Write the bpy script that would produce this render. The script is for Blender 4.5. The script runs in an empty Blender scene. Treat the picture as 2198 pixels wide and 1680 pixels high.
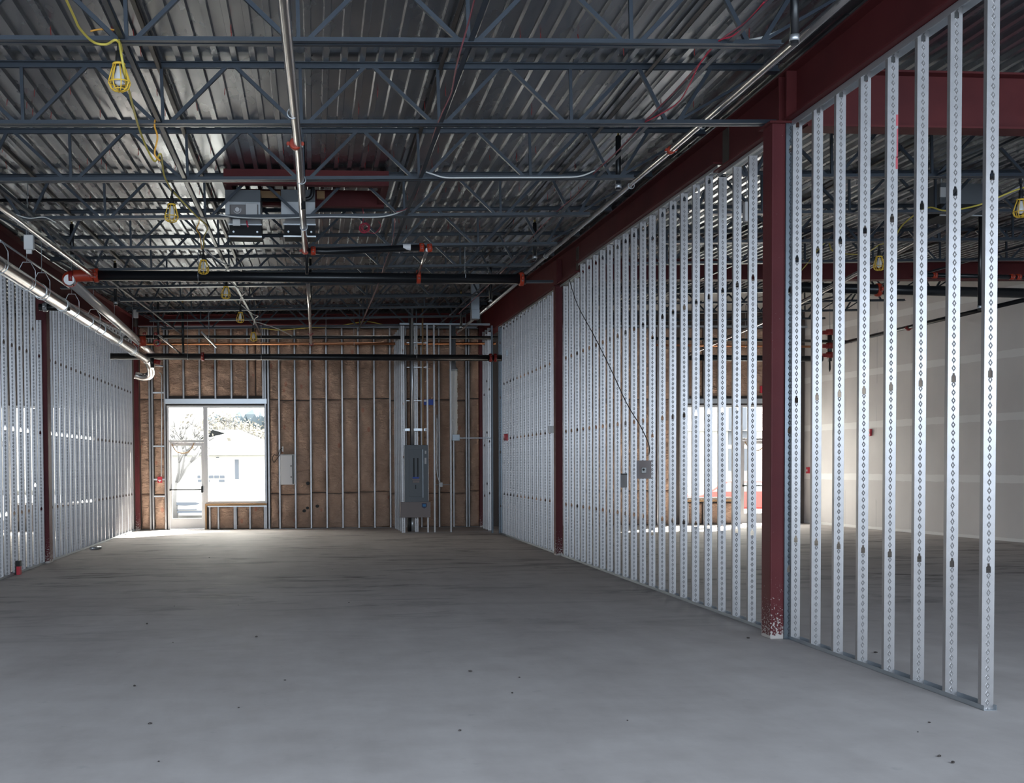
import bpy, bmesh, math, random
from mathutils import Vector, Matrix, noise as mnoise
random.seed(7)
C = bpy.context.scene.collection
SC = bpy.context.scene
# ------------------------------------------------------------------ camera
W_, H_ = 2198.0, 1680.0
YAW, PIT, ROL, CX, CY, FP = .0862, -.0292, -.0054, 884.64, 1068.74, 2436.9
cyw, syw, cp, sp, cr, sr = math.cos(YAW), math.sin(YAW), math.cos(PIT), math.sin(PIT), math.cos(ROL), math.sin(ROL)
FW = Vector((syw*cp, cyw*cp, sp)); R0 = Vector((cyw, -syw, 0)); U0 = R0.cross(FW)
RT = cr*R0 + sr*U0; UP = -sr*R0 + cr*U0
EYE = Vector((0, 0, 1.55))
cam = bpy.data.cameras.new('camera'); co = bpy.data.objects.new('camera', cam); C.objects.link(co)
m4 = Matrix((RT, UP, -FW)).transposed().to_4x4(); m4.translation = EYE; co.matrix_world = m4
cam.sensor_fit = 'HORIZONTAL'; cam.sensor_width = 36.0; cam.lens = FP/W_*36.0
cam.shift_x = (W_/2-CX)/W_; cam.shift_y = (CY-H_/2)/W_
cam.clip_start = .05; cam.clip_end = 600
SC.camera = co
def at(x, y, X=None, Y=None, Z=None):
    d = ((x-CX)/FP)*RT - ((y-CY)/FP)*UP + FW
    t = X/d.x if X is not None else (Y/d.y if Y is not None else (Z-1.55)/d.z)
    return EYE + d*t
# ------------------------------------------------------------------ world, sun, daylight, exposure
YB = 28.2            # inner face of the back wall
XR, XL = 4.15, -4.30 # faces of the stud partitions
wd = bpy.data.worlds.new('sky'); SC.world = wd; wd.use_nodes = True
bg = wd.node_tree.nodes['Background']; bg.inputs[0].default_value = (1, .94, .88, 1); bg.inputs[1].default_value = 15
sun = bpy.data.lights.new('sun', 'SUN'); so = bpy.data.objects.new('sun', sun); C.objects.link(so)
sun.energy = 70; sun.angle = math.radians(1.5); sun.color = (1, .95, .88)
so.rotation_euler = Vector((-.60, -.70, -.66)).to_track_quat('-Z', 'Y').to_euler()
def daylight(x0, x1, z0, z1, y, power, col=(.71, .85, 1), flip=False):   # daylight coming in through a shopfront opening
    l = bpy.data.lights.new('daylight', 'AREA'); o = bpy.data.objects.new('daylight', l); C.objects.link(o)
    l.shape = 'RECTANGLE'; l.size = abs(x1-x0); l.size_y = z1-z0; l.energy = power; l.color = col
    o.location = ((x0+x1)/2, y, (z0+z1)/2); o.rotation_euler = (math.radians(64), 0, 0); l.spread = math.radians(150)
    return o
# area light faces -Z locally: rotated +90 about X it looks towards +Y
daylight(-4.1, 4.1, .9, 4.3, -1.5, 665, flip=True)
daylight(4.6, 13.0, .9, 4.3, -1.5, 665, flip=True)
daylight(-13, -4.6, .9, 4.3, -1.5, 470, flip=True)
for a, b in ((-3.55, -1.16), (9.4, 11.9), (-8.4, -5.3)):
    d = daylight(a, b, .1, 3.0, YB+.45, 10); d.rotation_euler = (math.radians(-90), 0, 0); d.data.cycles.is_portal = True
SC.view_settings.view_transform = 'Standard'; SC.view_settings.look = 'None'
SC.view_settings.exposure = 0.0; SC.view_settings.gamma = 1; SC.view_settings.use_curve_mapping = False
SC.cycles.max_bounces = 10; SC.cycles.diffuse_bounces = 5; SC.cycles.glossy_bounces = 5; SC.cycles.transparent_max_bounces = 12
# ------------------------------------------------------------------ materials
def mat(name, col, rough=.5, metal=0, spec=.5, emit=None, es=0):
    m = bpy.data.materials.new(name); m.use_nodes = True
    b = m.node_tree.nodes['Principled BSDF']
    b.inputs['Base Color'].default_value = (*col, 1); b.inputs['Roughness'].default_value = rough
    b.inputs['Metallic'].default_value = metal; b.inputs['Specular IOR Level'].default_value = spec
    if emit: b.inputs['Emission Color'].default_value = (*emit, 1); b.inputs['Emission Strength'].default_value = es
    return m
class NT:
    def __init__(s, m): s.t = m.node_tree; s.b = s.t.nodes['Principled BSDF']
    def n(s, typ, **k):
        n = s.t.nodes.new(typ)
        for a, v in k.items():
            if a.startswith('i_'):
                key = a[2:].replace('_', ' '); n.inputs[int(key) if key.isdigit() else key].default_value = v
            else: setattr(n, a, v)
        return n
    def l(s, a, b): s.t.links.new(a, b)
    def math(s, op, a, b=None, **k):
        n = s.n('ShaderNodeMath', operation=op, **k)
        for i, v in enumerate((a, b)):
            if v is None: continue
            if hasattr(v, 'is_linked') or isinstance(v, bpy.types.NodeSocket): s.l(v, n.inputs[i])
            else: n.inputs[i].default_value = v
        return n.outputs[0]
    def ramp(s, f, stops, interp='LINEAR'):
        r = s.n('ShaderNodeValToRGB'); r.color_ramp.interpolation = interp
        e = r.color_ramp.elements
        while len(e) < len(stops): e.new(.5)
        for x, (p, c) in zip(e, stops): x.position = p; x.color = (*c, 1) if len(c) == 3 else c
        s.l(f, r.inputs[0]); return r.outputs[0]
    def noise(s, vec, scale, detail=4, rough=.55, **k):
        n = s.n('ShaderNodeTexNoise', i_Scale=scale, i_Detail=detail, i_Roughness=rough, **k)
        if vec is not None: s.l(vec, n.inputs['Vector'])
        return n.outputs[0]
    def mapv(s, src, scale=(1, 1, 1), rot=(0, 0, 0)):
        mp = s.n('ShaderNodeMapping'); mp.inputs['Scale'].default_value = scale; mp.inputs['Rotation'].default_value = rot
        s.l(src, mp.inputs[0]); return mp.outputs[0]
    def mix(s, f, a, b, mode='MIX'):
        n = s.n('ShaderNodeMix', data_type='RGBA', blend_type=mode)
        for i, v in ((0, f), (6, a), (7, b)):
            if isinstance(v, bpy.types.NodeSocket): s.l(v, n.inputs[i])
            else: n.inputs[i].default_value = v if i == 0 else (*v, 1)
        return n.outputs[2]
    def bump(s, h, strength=.5, dist=.01):
        b = s.n('ShaderNodeBump', i_Strength=strength, i_Distance=dist); s.l(h, b.inputs['Height']); s.l(b.outputs[0], s.b.inputs['Normal'])
def obj_co(q): return q.n('ShaderNodeTexCoord').outputs['Object']
def geo(q): return q.n('ShaderNodeNewGeometry').outputs['Position']

M = {}
# galvanized studs: row of embossed diamonds down the middle of the web (bump), faint spangle
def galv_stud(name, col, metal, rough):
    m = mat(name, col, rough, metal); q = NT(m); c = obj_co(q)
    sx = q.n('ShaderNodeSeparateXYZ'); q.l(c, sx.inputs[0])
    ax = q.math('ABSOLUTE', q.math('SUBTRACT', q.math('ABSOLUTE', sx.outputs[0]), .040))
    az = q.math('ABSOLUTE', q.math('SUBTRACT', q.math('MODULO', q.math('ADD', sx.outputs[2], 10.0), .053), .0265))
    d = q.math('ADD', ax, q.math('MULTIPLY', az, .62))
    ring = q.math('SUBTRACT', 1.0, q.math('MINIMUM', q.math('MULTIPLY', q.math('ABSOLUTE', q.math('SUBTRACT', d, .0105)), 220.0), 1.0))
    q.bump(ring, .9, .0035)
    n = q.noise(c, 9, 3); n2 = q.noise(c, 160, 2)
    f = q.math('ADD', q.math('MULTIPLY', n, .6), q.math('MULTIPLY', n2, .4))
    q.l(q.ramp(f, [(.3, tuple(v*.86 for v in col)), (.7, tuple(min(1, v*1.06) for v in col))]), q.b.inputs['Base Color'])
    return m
M['stud'] = galv_stud('galvanized_stud_steel', (.395, .376, .374), .62, .34)
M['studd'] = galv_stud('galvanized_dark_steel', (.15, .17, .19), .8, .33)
M['track'] = mat('galvanized_track', (.36, .39, .42), .42, .7)
M['galv'] = mat('galvanized_sheet', (.62, .64, .66), .35, .8)
# roof deck
m = mat('roof_deck_steel', (.42, .43, .46), .30, .9); q = NT(m); g = geo(q)
q.l(q.ramp(q.noise(q.mapv(g, (.8, .5, 1)), 1.0, 4), [(.3, (.285, .305, .335)), (.7, (.375, .39, .41))]), q.b.inputs['Base Color'])
q.l(q.ramp(q.noise(q.mapv(g, (2, .8, 1)), 1.5, 3), [(.3, (.20,)*3), (.7, (.32,)*3)]), q.b.inputs['Roughness'])
M['deck'] = m
M['joist'] = mat('slate_joist_paint', (.024, .033, .046), .38, .0, .5)
m = mat('red_primer', (.150, .026, .026), .6, 0, .2); q = NT(m); g = geo(q)
q.l(q.ramp(q.noise(g, 1.4, 5), [(.3, (.080, .016, .018)), (.75, (.130, .026, .026))]), q.b.inputs['Base Color']); M['red'] = m
m = mat('red_primer_column', (.150, .024, .026), .55, 0, .25); q = NT(m); g = geo(q)
sx = q.n('ShaderNodeSeparateXYZ'); q.l(g, sx.inputs[0])
lowf = q.math('MAXIMUM', q.math('SUBTRACT', 1.0, q.math('MULTIPLY', sx.outputs[2], 1.7)), 0.0)
sn = q.noise(g, 55, 3, .7)
spl = q.math('GREATER_THAN', q.math('ADD', sn, q.math('MULTIPLY', lowf, .22)), .735)
sp2 = q.math('GREATER_THAN', q.math('ADD', q.noise(g, 12, 4), q.math('MULTIPLY', q.math('MAXIMUM', q.math('SUBTRACT', .085, sx.outputs[2]), 0.0), 6.0)), .80)
base = q.ramp(q.noise(g, 1.4, 5), [(.3, (.085, .014, .018)), (.75, (.125, .023, .025))])
q.l(q.mix(q.math('MAXIMUM', spl, sp2), base, (.50, .45, .42)), q.b.inputs['Base Color']); M['redcol'] = m
M['black'] = mat('black_pipe_paint', (.010, .011, .013), .30)
M['chrome'] = mat('bare_steel_pipe', (.56, .54, .53), .22, .93)
M['dullsteel'] = mat('zinc_pipe', (.66, .64, .63), .34, .72)
M['orange'] = mat('orange_red_coupling', (.42, .045, .018), .4)
M['dkred'] = mat('dark_red_fitting', (.25, .015, .012), .4)
m = mat('copper_pipe', (.60, .27, .14), .28, 1); M['copper'] = m
M['white'] = mat('white_enamel', (.72, .70, .70), .5)
M['offwhite'] = mat('offwhite_plastic', (.60, .59, .58), .5)
M['grey'] = mat('grey_enamel', (.115, .125, .135), .45)
M['greyl'] = mat('mid_grey_enamel', (.21, .19, .185), .55)
M['hvac'] = mat('unit_sheet_metal', (.52, .53, .54), .5, .3)
M['void'] = mat('black_duct_liner', (.008, .008, .009), .8)
M['yellow'] = mat('yellow_plastic', (.80, .50, .05), .45)
M['ycord'] = mat('yellow_cord', (.62, .50, .09), .5)
M['ocord'] = mat('orange_tie', (.72, .34, .04), .5)
M['wcord'] = mat('white_cord', (.62, .62, .60), .5)
M['pcord'] = mat('pink_cable', (.26, .075, .09), .5)
M['rcord'] = mat('red_cable', (.45, .03, .06), .5)
M['dcord'] = mat('dark_cable', (.05, .04, .035), .6)
M['rubber'] = mat('black_rubber', (.012, .012, .012), .6)
M['bulb'] = mat('frosted_bulb', (.62, .62, .62), .25)
M['alu'] = mat('aluminium_frame', (.62, .60, .59), .42, .25)
M['blue'] = mat('blue_label', (.03, .08, .45), .5)
M['bluel'] = mat('blue_badge', (.04, .22, .48), .5)
M['navy'] = mat('navy_badge', (.02, .03, .09), .5)
M['sred'] = mat('alarm_red', (.55, .03, .05), .4)
M['wood'] = mat('raw_lumber', (.36, .21, .10), .7)
M['card'] = mat('taupe_board', (.27, .225, .215), .7)
M['silverduct'] = mat('foil_duct', (.85, .85, .85), .30, .5)
q = NT(M['silverduct']); q.bump(q.noise(q.mapv(obj_co(q), (1, 1, 3)), 40, 3), .8, .02)
M['brass'] = mat('brass', (.55, .40, .16), .3, 1)
M['rust'] = mat('brown_rusty_angle', (.07, .058, .05), .45, .3)
M['redpaint'] = mat('red_spray_paint', (.52, .10, .12), .6)
# kraft paper insulation
m = mat('kraft_paper', (.27, .17, .11), .7, 0, .15); q = NT(m); c = geo(q)
w = q.noise(q.mapv(c, (2.0, 1, 4.0), (0, .35, 0)), 1.5, 5, .6)
col = q.ramp(q.noise(c, 1.8, 4), [(.3, (.40, .262, .188)), (.7, (.58, .392, .290))])
vo = q.n('ShaderNodeTexVoronoi', i_Scale=3.1); q.l(q.mapv(c, (1.1, 0, .62)), vo.inputs['Vector'])
dots = q.math('LESS_THAN', vo.outputs['Distance'], .13)
dots = q.math('MULTIPLY', dots, q.math('MULTIPLY', q.noise(c, 60, 2), .75))
q.l(q.mix(dots, col, (.42, .085, .05)), q.b.inputs['Base Color'])
q.bump(w, .9, .13); M['kraft'] = m
# concrete floor
m = mat('concrete_slab', (.36, .35, .34), .5, 0, .3); q = NT(m); g = geo(q)
n1 = q.noise(g, .35, 6, .6); n2 = q.noise(q.mapv(g, (1.1, .28, 1), (0, 0, 1.35)), 1.6, 6, .65); n3 = q.noise(g, 3.0, 5, .6)
f = q.math('ADD', q.math('ADD', q.math('MULTIPLY', n1, .42), q.math('MULTIPLY', n2, .30)), q.math('MULTIPLY', n3, .28))
base = q.ramp(f, [(.34, (.375, .335, .32)), (.50, (.475, .432, .415)), (.66, (.575, .530, .51))])
# dark tyre and trowel streaks, mostly in the middle of the hall
sx = q.n('ShaderNodeSeparateXYZ'); q.l(g, sx.inputs[0])
st = q.noise(q.mapv(g, (.5, 1.6, 1), (0, 0, -.16)), 1.6, 7, .68, i_Distortion=.6)
st = q.ramp(st, [(.50, (0, 0, 0)), (.66, (1, 1, 1))])
reg = q.ramp(q.math('DIVIDE', sx.outputs[1], 30.0), [(.30, (0, 0, 0)), (.50, (1, 1, 1)), (.85, (1, 1, 1)), (.98, (.2, .2, .2))])
k = q.math('MULTIPLY', q.math('MULTIPLY', st, q.math('MULTIPLY', reg, q.ramp(q.noise(g, .5, 3), [(.34, (0, 0, 0)), (.56, (1, 1, 1))]))), .9)
base = q.mix(k, base, (.105, .092, .085))
bl = q.ramp(q.noise(g, 7.0, 4, .5), [(.66, (0, 0, 0)), (.80, (1, 1, 1))]); base = q.mix(q.math('MULTIPLY', bl, .30), base, (.21, .21, .215))
wh = q.ramp(q.noise(g, 45.0, 2, .5), [(.80, (0, 0, 0)), (.84, (1, 1, 1))]); base = q.mix(q.math('MULTIPLY', wh, .6), base, (.7, .7, .68))
q.l(base, q.b.inputs['Base Color'])
q.l(q.ramp(n3, [(.3, (.68,)*3), (.7, (.82,)*3)]), q.b.inputs['Roughness']); q.bump(q.noise(g, 14, 5), .06, .004); M['floor'] = m
# drywall with taped and mudded joints
m = mat('drywall_taped', (.42, .40, .39), .75); q = NT(m); g = geo(q)
sx = q.n('ShaderNodeSeparateXYZ'); q.l(g, sx.inputs[0])
def band(v, period, off, width):
    a = q.math('ABSOLUTE', q.math('SUBTRACT', q.math('MODULO', q.math('ADD', v, 100*period-off), period), period/2))
    return q.math('LESS_THAN', q.math('ADD', a, q.math('MULTIPLY', q.noise(g, 2.5, 3), .04)), width/2+.02)
hb = band(sx.outputs[2], 1.22, .60, .15)
vb = q.math('MULTIPLY', band(sx.outputs[1], 1.22, .2, .05), q.math('GREATER_THAN', q.noise(q.mapv(g, (1, 1, .8)), .9, 1), .46))
b0 = q.ramp(q.noise(g, .8, 4), [(.3, (.66, .62, .605)), (.7, (.74, .70, .68))])
b0 = q.mix(q.math('MULTIPLY', vb, .5), b0, (.55, .52, .51)); b0 = q.mix(q.math('MULTIPLY', hb, .7), b0, (.90, .88, .86))
q.l(b0, q.b.inputs['Base Color']); M['drywall'] = m
M['sheath'] = mat('sheathing_board', (.10, .08, .07), .8)
M['shell'] = mat('masonry_shell', (.30, .29, .28), .8)
M['shellfloor'] = mat('front_wall_board', (.40, .38, .37), .8)
# thin clear glass
m = bpy.data.materials.new('clear_glass'); m.use_nodes = True; t = m.node_tree; t.nodes.clear()
o_ = t.nodes.new('ShaderNodeOutputMaterial'); mx = t.nodes.new('ShaderNodeMixShader'); tr = t.nodes.new('ShaderNodeBsdfTransparent')
gl = t.nodes.new('ShaderNodeBsdfGlossy'); gl.inputs['Roughness'].default_value = .02; fr = t.nodes.new('ShaderNodeMath'); fr.operation = 'POWER'; fr.inputs[1].default_value = 4.0
lw = t.nodes.new('ShaderNodeLayerWeight'); lw.inputs[0].default_value = .5; t.links.new(lw.outputs['Facing'], fr.inputs[0])
tr.inputs[0].default_value = (.94, .97, .96, 1)
t.links.new(fr.outputs[0], mx.inputs[0]); t.links.new(tr.outputs[0], mx.inputs[1]); t.links.new(gl.outputs[0], mx.inputs[2]); t.links.new(mx.outputs[0], o_.inputs[0])
M['glass'] = m
M['asph'] = mat('pale_asphalt', (.16, .16, .16), .8)
M['render'] = mat('white_stucco', (.30, .30, .29), .8)
m = mat('pale_blue_shingle', (.36, .40, .47), .8); q = NT(m); wv = q.n('ShaderNodeTexWave', i_Scale=1.5, bands_direction='Z'); q.l(geo(q), wv.inputs[0])
q.l(q.ramp(wv.outputs[1], [(0, (.046, .050, .056)), (1, (.056, .060, .066))]), q.b.inputs['Base Color']); M['shingle'] = m
M['bark'] = mat('grey_bark', (.075, .075, .08), .8)
M['leaf'] = mat('pale_dry_leaves', (.10, .094, .082), .8)
M['hedge'] = mat('dark_hedge', (.03, .045, .06), .8)
M['carp'] = mat('white_car_paint', (.40, .40, .41), .5)
M['cardk'] = mat('car_dark_glass', (.030, .040, .060), .5)
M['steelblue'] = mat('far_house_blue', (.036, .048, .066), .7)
M['cargl'] = mat('sky_lit_car_glass', (.12, .13, .14), .3)

# ------------------------------------------------------------------ mesh helpers
class MB:
    def __init__(s): s.bm = bmesh.new()
    def box(s, a, b, mtx=None):
        x0, y0, z0 = a; x1, y1, z1 = b
        v = [s.bm.verts.new((mtx @ Vector(p)) if mtx else p) for p in ((x0,y0,z0),(x1,y0,z0),(x1,y1,z0),(x0,y1,z0),(x0,y0,z1),(x1,y0,z1),(x1,y1,z1),(x0,y1,z1))]
        for f in ((0,3,2,1),(4,5,6,7),(0,1,5,4),(1,2,6,5),(2,3,7,6),(3,0,4,7)): s.bm.faces.new([v[i] for i in f])
        return s
    def face(s, pts): s.bm.faces.new([s.bm.verts.new(p) for p in pts]); return s
    def prism(s, prof, axis, a, b):
        # prof: 2D closed polygon, extruded along axis ('x','y','z') from a to b
        def P(u, v, w): return {'x': (w, u, v), 'y': (u, w, v), 'z': (u, v, w)}[axis]
        A = [s.bm.verts.new(P(u, v, a)) for u, v in prof]; B_ = [s.bm.verts.new(P(u, v, b)) for u, v in prof]
        n = len(prof)
        for i in range(n): s.bm.faces.new((A[i], A[(i+1) % n], B_[(i+1) % n], B_[i]))
        s.bm.faces.new(A[::-1]); s.bm.faces.new(B_); return s
    def tube(s, pts, r, n=10, cap=True):
        pts = [Vector(p) for p in pts]; rings = []
        rr = r if isinstance(r, (list, tuple)) else [r]*len(pts)
        up = None
        for i, p in enumerate(pts):
            t = (pts[min(i+1, len(pts)-1)] - pts[max(i-1, 0)])
            if t.length < 1e-9: t = Vector((0, 0, 1))
            t.normalize()
            if up is None: up = t.orthogonal().normalized()
            up = (up - t*up.dot(t)); up = up.normalized() if up.length > 1e-6 else t.orthogonal().normalized()
            sd = t.cross(up)
            rings.append([s.bm.verts.new(p + rr[i]*(math.cos(2*math.pi*k/n)*up + math.sin(2*math.pi*k/n)*sd)) for k in range(n)])
        for a, b in zip(rings, rings[1:]):
            for k in range(n):
                f = s.bm.faces.new((a[k], a[(k+1) % n], b[(k+1) % n], b[k])); f.smooth = True
        if cap: s.bm.faces.new(rings[0][::-1]); s.bm.faces.new(rings[-1])
        return s
    def bar(s, a, b, w, t):
        # rectangular bar from a to b, w in the Y direction, t across
        a, b = Vector(a), Vector(b); d = (b-a).normalized(); yv = Vector((0, 1, 0)); sd = d.cross(yv).normalized()
        if sd.length < .1: yv = Vector((1, 0, 0)); sd = d.cross(yv).normalized()
        v = [s.bm.verts.new(p + yv*(sy*w/2) + sd*(sx*t/2)) for p in (a, b) for sx, sy in ((-1,-1),(1,-1),(1,1),(-1,1))]
        for f in ((0,3,2,1),(4,5,6,7),(0,1,5,4),(1,2,6,5),(2,3,7,6),(3,0,4,7)): s.bm.faces.new([v[i] for i in f])
        return s
    def lathe(s, prof, n=16, c=(0, 0, 0)):
        rings = [[s.bm.verts.new((c[0]+r*math.cos(2*math.pi*k/n), c[1]+r*math.sin(2*math.pi*k/n), c[2]+z)) for k in range(n)] for r, z in prof]
        for a, b in zip(rings, rings[1:]):
            for k in range(n): f = s.bm.faces.new((a[k], a[(k+1) % n], b[(k+1) % n], b[k])); f.smooth = True
        s.bm.faces.new(rings[0][::-1]); s.bm.faces.new(rings[-1]); return s
    def ring(s, c, R, r, axis='z', n=24, m=6, a0=0, a1=360):
        pts = []
        for i in range(n+1):
            a = math.radians(a0+(a1-a0)*i/n); u, v = R*math.cos(a), R*math.sin(a)
            pts.append(Vector(c)+Vector({'z': (u, v, 0), 'y': (u, 0, v), 'x': (0, u, v)}[axis]))
        return s.tube(pts, r, m, cap=a1-a0 < 360)
    def ball(s, c, r, sub=2, sc=(1, 1, 1)):
        res = bmesh.ops.create_icosphere(s.bm, subdivisions=sub, radius=r)
        for v in res['verts']: v.co = Vector((v.co.x*sc[0], v.co.y*sc[1], v.co.z*sc[2])) + Vector(c)
        return s
    def mesh(s, name):
        bmesh.ops.recalc_face_normals(s.bm, faces=s.bm.faces); me = bpy.data.meshes.new(name); s.bm.to_mesh(me); s.bm.free(); return me
    def build(s, name, m, parent=None, loc=None, bevel=0):
        me = s.mesh(name); me.materials.append(M[m]); o = bpy.data.objects.new(name, me); C.objects.link(o)
        if parent: o.parent = parent
        if loc is not None: o.location = loc
        if bevel:
            b = o.modifiers.new('bevel', 'BEVEL'); b.width = bevel; b.segments = 2; b.limit_method = 'ANGLE'
        return o
def origin(o, p):
    p = Vector(p); o.data.transform(Matrix.Translation(-p)); o.location = p; return o
def tag(o, label, cat, group=None, kind=None):
    if label: o['label'] = label
    if cat: o['category'] = cat
    if group: o['group'] = group
    if kind: o['kind'] = kind
    return o
def struct(name, mb, m, parent=None):
    o = mb.build(name, m, parent)
    if not parent: o['kind'] = 'structure'
    return o
def empty(name, loc, label, cat, group=None, rz=0):
    o = bpy.data.objects.new(name, None); C.objects.link(o); o.location = loc; o.rotation_euler = (0, 0, rz); o.empty_display_size = .1
    return tag(o, label, cat, group)
def copy_tree(o, parent=None):
    c = o.copy(); C.objects.link(c)
    if parent: c.parent = parent
    for ch in list(o.children): copy_tree(ch, c)
    return c
ORD = ['zeroth', 'first', 'second', 'third', 'fourth', 'fifth', 'sixth', 'seventh', 'eighth', 'ninth', 'tenth', 'eleventh', 'twelfth', 'thirteenth', 'fourteenth', 'fifteenth', 'sixteenth', 'seventeenth', 'eighteenth', 'nineteenth', 'twentieth', 'twenty-first', 'twenty-second', 'twenty-third']
def smooth_path(pts, n=6):
    pts = [Vector(p) for p in pts]; out = []
    P = [pts[0]] + pts + [pts[-1]]
    for i in range(1, len(P)-2):
        for k in range(n):
            t = k/n; a, b, c, d = P[i-1], P[i], P[i+1], P[i+2]
            out.append(.5*((2*b)+(c-a)*t+(2*a-5*b+4*c-d)*t*t+(3*b-a-3*c+d)*t**3))
    out.append(pts[-1]); return out
# roof surface: joist bottom chord height at the middle of the hall, along the depth
ZT = [(-6, 4.40), (7.88, 4.43), (9.74, 4.43), (11.6, 4.425), (13.46, 4.452), (15.32, 4.46), (17.19, 4.50), (19.05, 4.538), (20.91, 4.592), (22.8, 4.652), (24.6, 4.69), (26.5, 4.75), (28.6, 4.80), (31, 4.85)]
def zc(Y):
    for (a, za), (b, zb_) in zip(ZT, ZT[1:]):
        if Y <= b: return za+(zb_-za)*(Y-a)/(b-a)
    return ZT[-1][1]
SL = .021
def zb(X, Y): return zc(Y) + SL*X
JD = .515

# ------------------------------------------------------------------ floor, deck, walls
mb = MB(); mb.box((-13.2, -3.4, -.25), (14.3, YB+.25, 0)); struct('floor', mb, 'floor')
# roof deck: trapezoidal ribs running along Y
mb = MB(); per = .1524; ys = [-3.4, 2, 7.88, 9.74, 11.6, 13.46, 15.32, 17.19, 19.05, 20.91, 22.8, 24.6, 26.5, YB+.25]
prof = []
x = -13.0
while x < 14.1:
    prof += [(x, 0), (x+.046, 0), (x+.055, .038), (x+.143, .038)]; x += per
rows = [[mb.bm.verts.new((px, Y, zb(px, Y)+JD+.002+pz)) for px, pz in prof] for Y in ys]
for a, b in zip(rows, rows[1:]):
    for i in range(len(prof)-1): mb.bm.faces.new((a[i], a[i+1], b[i+1], b[i]))
me_o = mb.build('ceiling', 'deck'); me_o['kind'] = 'structure'; sm = me_o.modifiers.new('gauge', 'SOLIDIFY'); sm.thickness = .012; sm.offset = -1
if me_o.data.polygons[1].normal.z > 0: me_o.data.flip_normals()
mb = MB(); mb.box((-13.3, -3.5, 5.42), (14.5, YB+.4, 5.62)); struct('trim_1', mb, 'shell')   # insulation and membrane above the deck
# exterior shell
def wall_with_holes(mb, x0, x1, z0, z1, y0, y1, holes):
    xs = sorted({x0, x1, *[h[0] for h in holes], *[h[1] for h in holes]}); zs = sorted({z0, z1, *[h[2] for h in holes], *[h[3] for h in holes]})
    for i in range(len(xs)-1):
        for k in range(len(zs)-1):
            cx_, cz_ = (xs[i]+xs[i+1])/2, (zs[k]+zs[k+1])/2
            if any(h[0] < cx_ < h[1] and h[2] < cz_ < h[3] for h in holes): continue
            mb.box((xs[i], y0, zs[k]), (xs[i+1], y1, zs[k+1]))
W1 = (-3.57, -1.15, 0, 3.03); W1b = (-2.62, -1.15, 0, .62)
def opening(x0, x1, xm, door_left=True):
    return [(x0, xm, 0, 3.03), (xm, x1, .63, 3.03)] if door_left else [(x0, xm, .63, 3.03), (xm, x1, 0, 3.03)]
mb = MB(); wall_with_holes(mb, -13.2, 14.4, 0, 5.45, YB+.02, YB+.22, opening(-3.57, -1.15, -2.64) + opening(9.42, 11.9, 10.86, False) + opening(-8.4, -5.3, -7.3)); struct('wall_back', mb, 'sheath')
mb = MB(); wall_with_holes(mb, -13.2, 14.4, 0, 5.45, -2.2, -2.0, []); struct('wall_front', mb, 'shellfloor')
mb = MB(); mb.prism([(12.56, YB+.02), (13.62, 20), (14.2, 14), (14.2, -3.4), (14.4, -3.4), (14.4, YB+.02)], 'z', 0, 5.45); struct('wall_right', mb, 'drywall')
mb = MB(); mb.box((-13.4, -3.4, 0), (-13.2, YB+.02, 5.45)); struct('wall_left', mb, 'drywall')

# ------------------------------------------------------------------ red steel frame
def ibeam(name, axis, a, b, c, z0a, z0b, z1a, z1b, wf, label, cat='beam', tf=.018, tw=.012, group=None):
    # flanges and web; axis 'y': c = X of the web centre ; heights interpolate between a and b
    def sec(t0, t1, z0, z1, zz0, zz1, lo, hi):
        pts = []
        for t, za, zb_ in ((t0, z0, z1), (t1, zz0, zz1)):
            for u, z in ((lo, za), (hi, za), (hi, zb_), (lo, zb_)): pts.append((u, t, z) if axis == 'y' else (t, u, z))
        return pts
    root = empty(name, (c, (a+b)/2, z0a) if axis == 'y' else ((a+b)/2, c, z0a), label, cat, group)
    for nm, lo, hi, fa, fb in (('bottom_flange', c-wf/2, c+wf/2, 0, tf), ('top_flange', c-wf/2, c+wf/2, None, None), ('web', c-tw/2, c+tw/2, tf, -tf)):
        if nm == 'top_flange': z = (z1a-tf, z1a, z1b-tf, z1b)
        elif nm == 'web': z = (z0a+tf, z1a-tf, z0b+tf, z1b-tf)
        else: z = (z0a, z0a+tf, z0b, z0b+tf)
        p = sec(a, b, z[0], z[1], z[2], z[3], lo, hi); mb = MB(); v = [mb.bm.verts.new(Vector(q_)-root.location) for q_ in p]
        for f in ((0,1,2,3),(7,6,5,4),(0,4,5,1),(1,5,6,2),(2,6,7,3),(3,7,4,0)): mb.bm.faces.new([v[i] for i in f])
        mb.build(nm, 'red', root)
    return root
def beam_part(root, name, box_a, box_b, m='red'):
    mb = MB(); mb.box(Vector(box_a)-root.location, Vector(box_b)-root.location); return mb.build(name, m, root)
XB = XR+.045
def zdk(X, Y): return zb(X, Y)+JD-.07
br = []
for (a, b, z0, z1, lb) in ((-3.2, 11.4, 4.516, 4.518, 'nearest red steel beam over the right stud partition, above the large red column'), (11.4, 17.6, 4.612, 4.690, 'shallower drop-in red beam over the right stud partition between two dark splices'), (17.6, YB, 4.556, 4.66, 'farthest red steel beam over the right stud partition, running to the back wall')):
    o = ibeam('steel_beam', 'y', a, b-.004, XB, z0, z1, zdk(XB, a), zdk(XB, b), .20, lb); br.append(o)
beam_part(br[0], 'stiffener_plate', (XB-.095, 9.60, 4.53), (XB-.006, 9.62, 4.94)); beam_part(br[0], 'stiffener_plate', (XB-.095, 9.76, 4.535), (XB-.006, 9.78, 4.94))
beam_part(br[2], 'stiffener_plate', (XB-.095, 18.95, 4.58), (XB-.006, 18.97, 5.0)); beam_part(br[0], 'splice_plate', (XB-.017, 11.2, 4.60), (XB-.006, 11.36, 4.93), 'rust')
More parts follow.
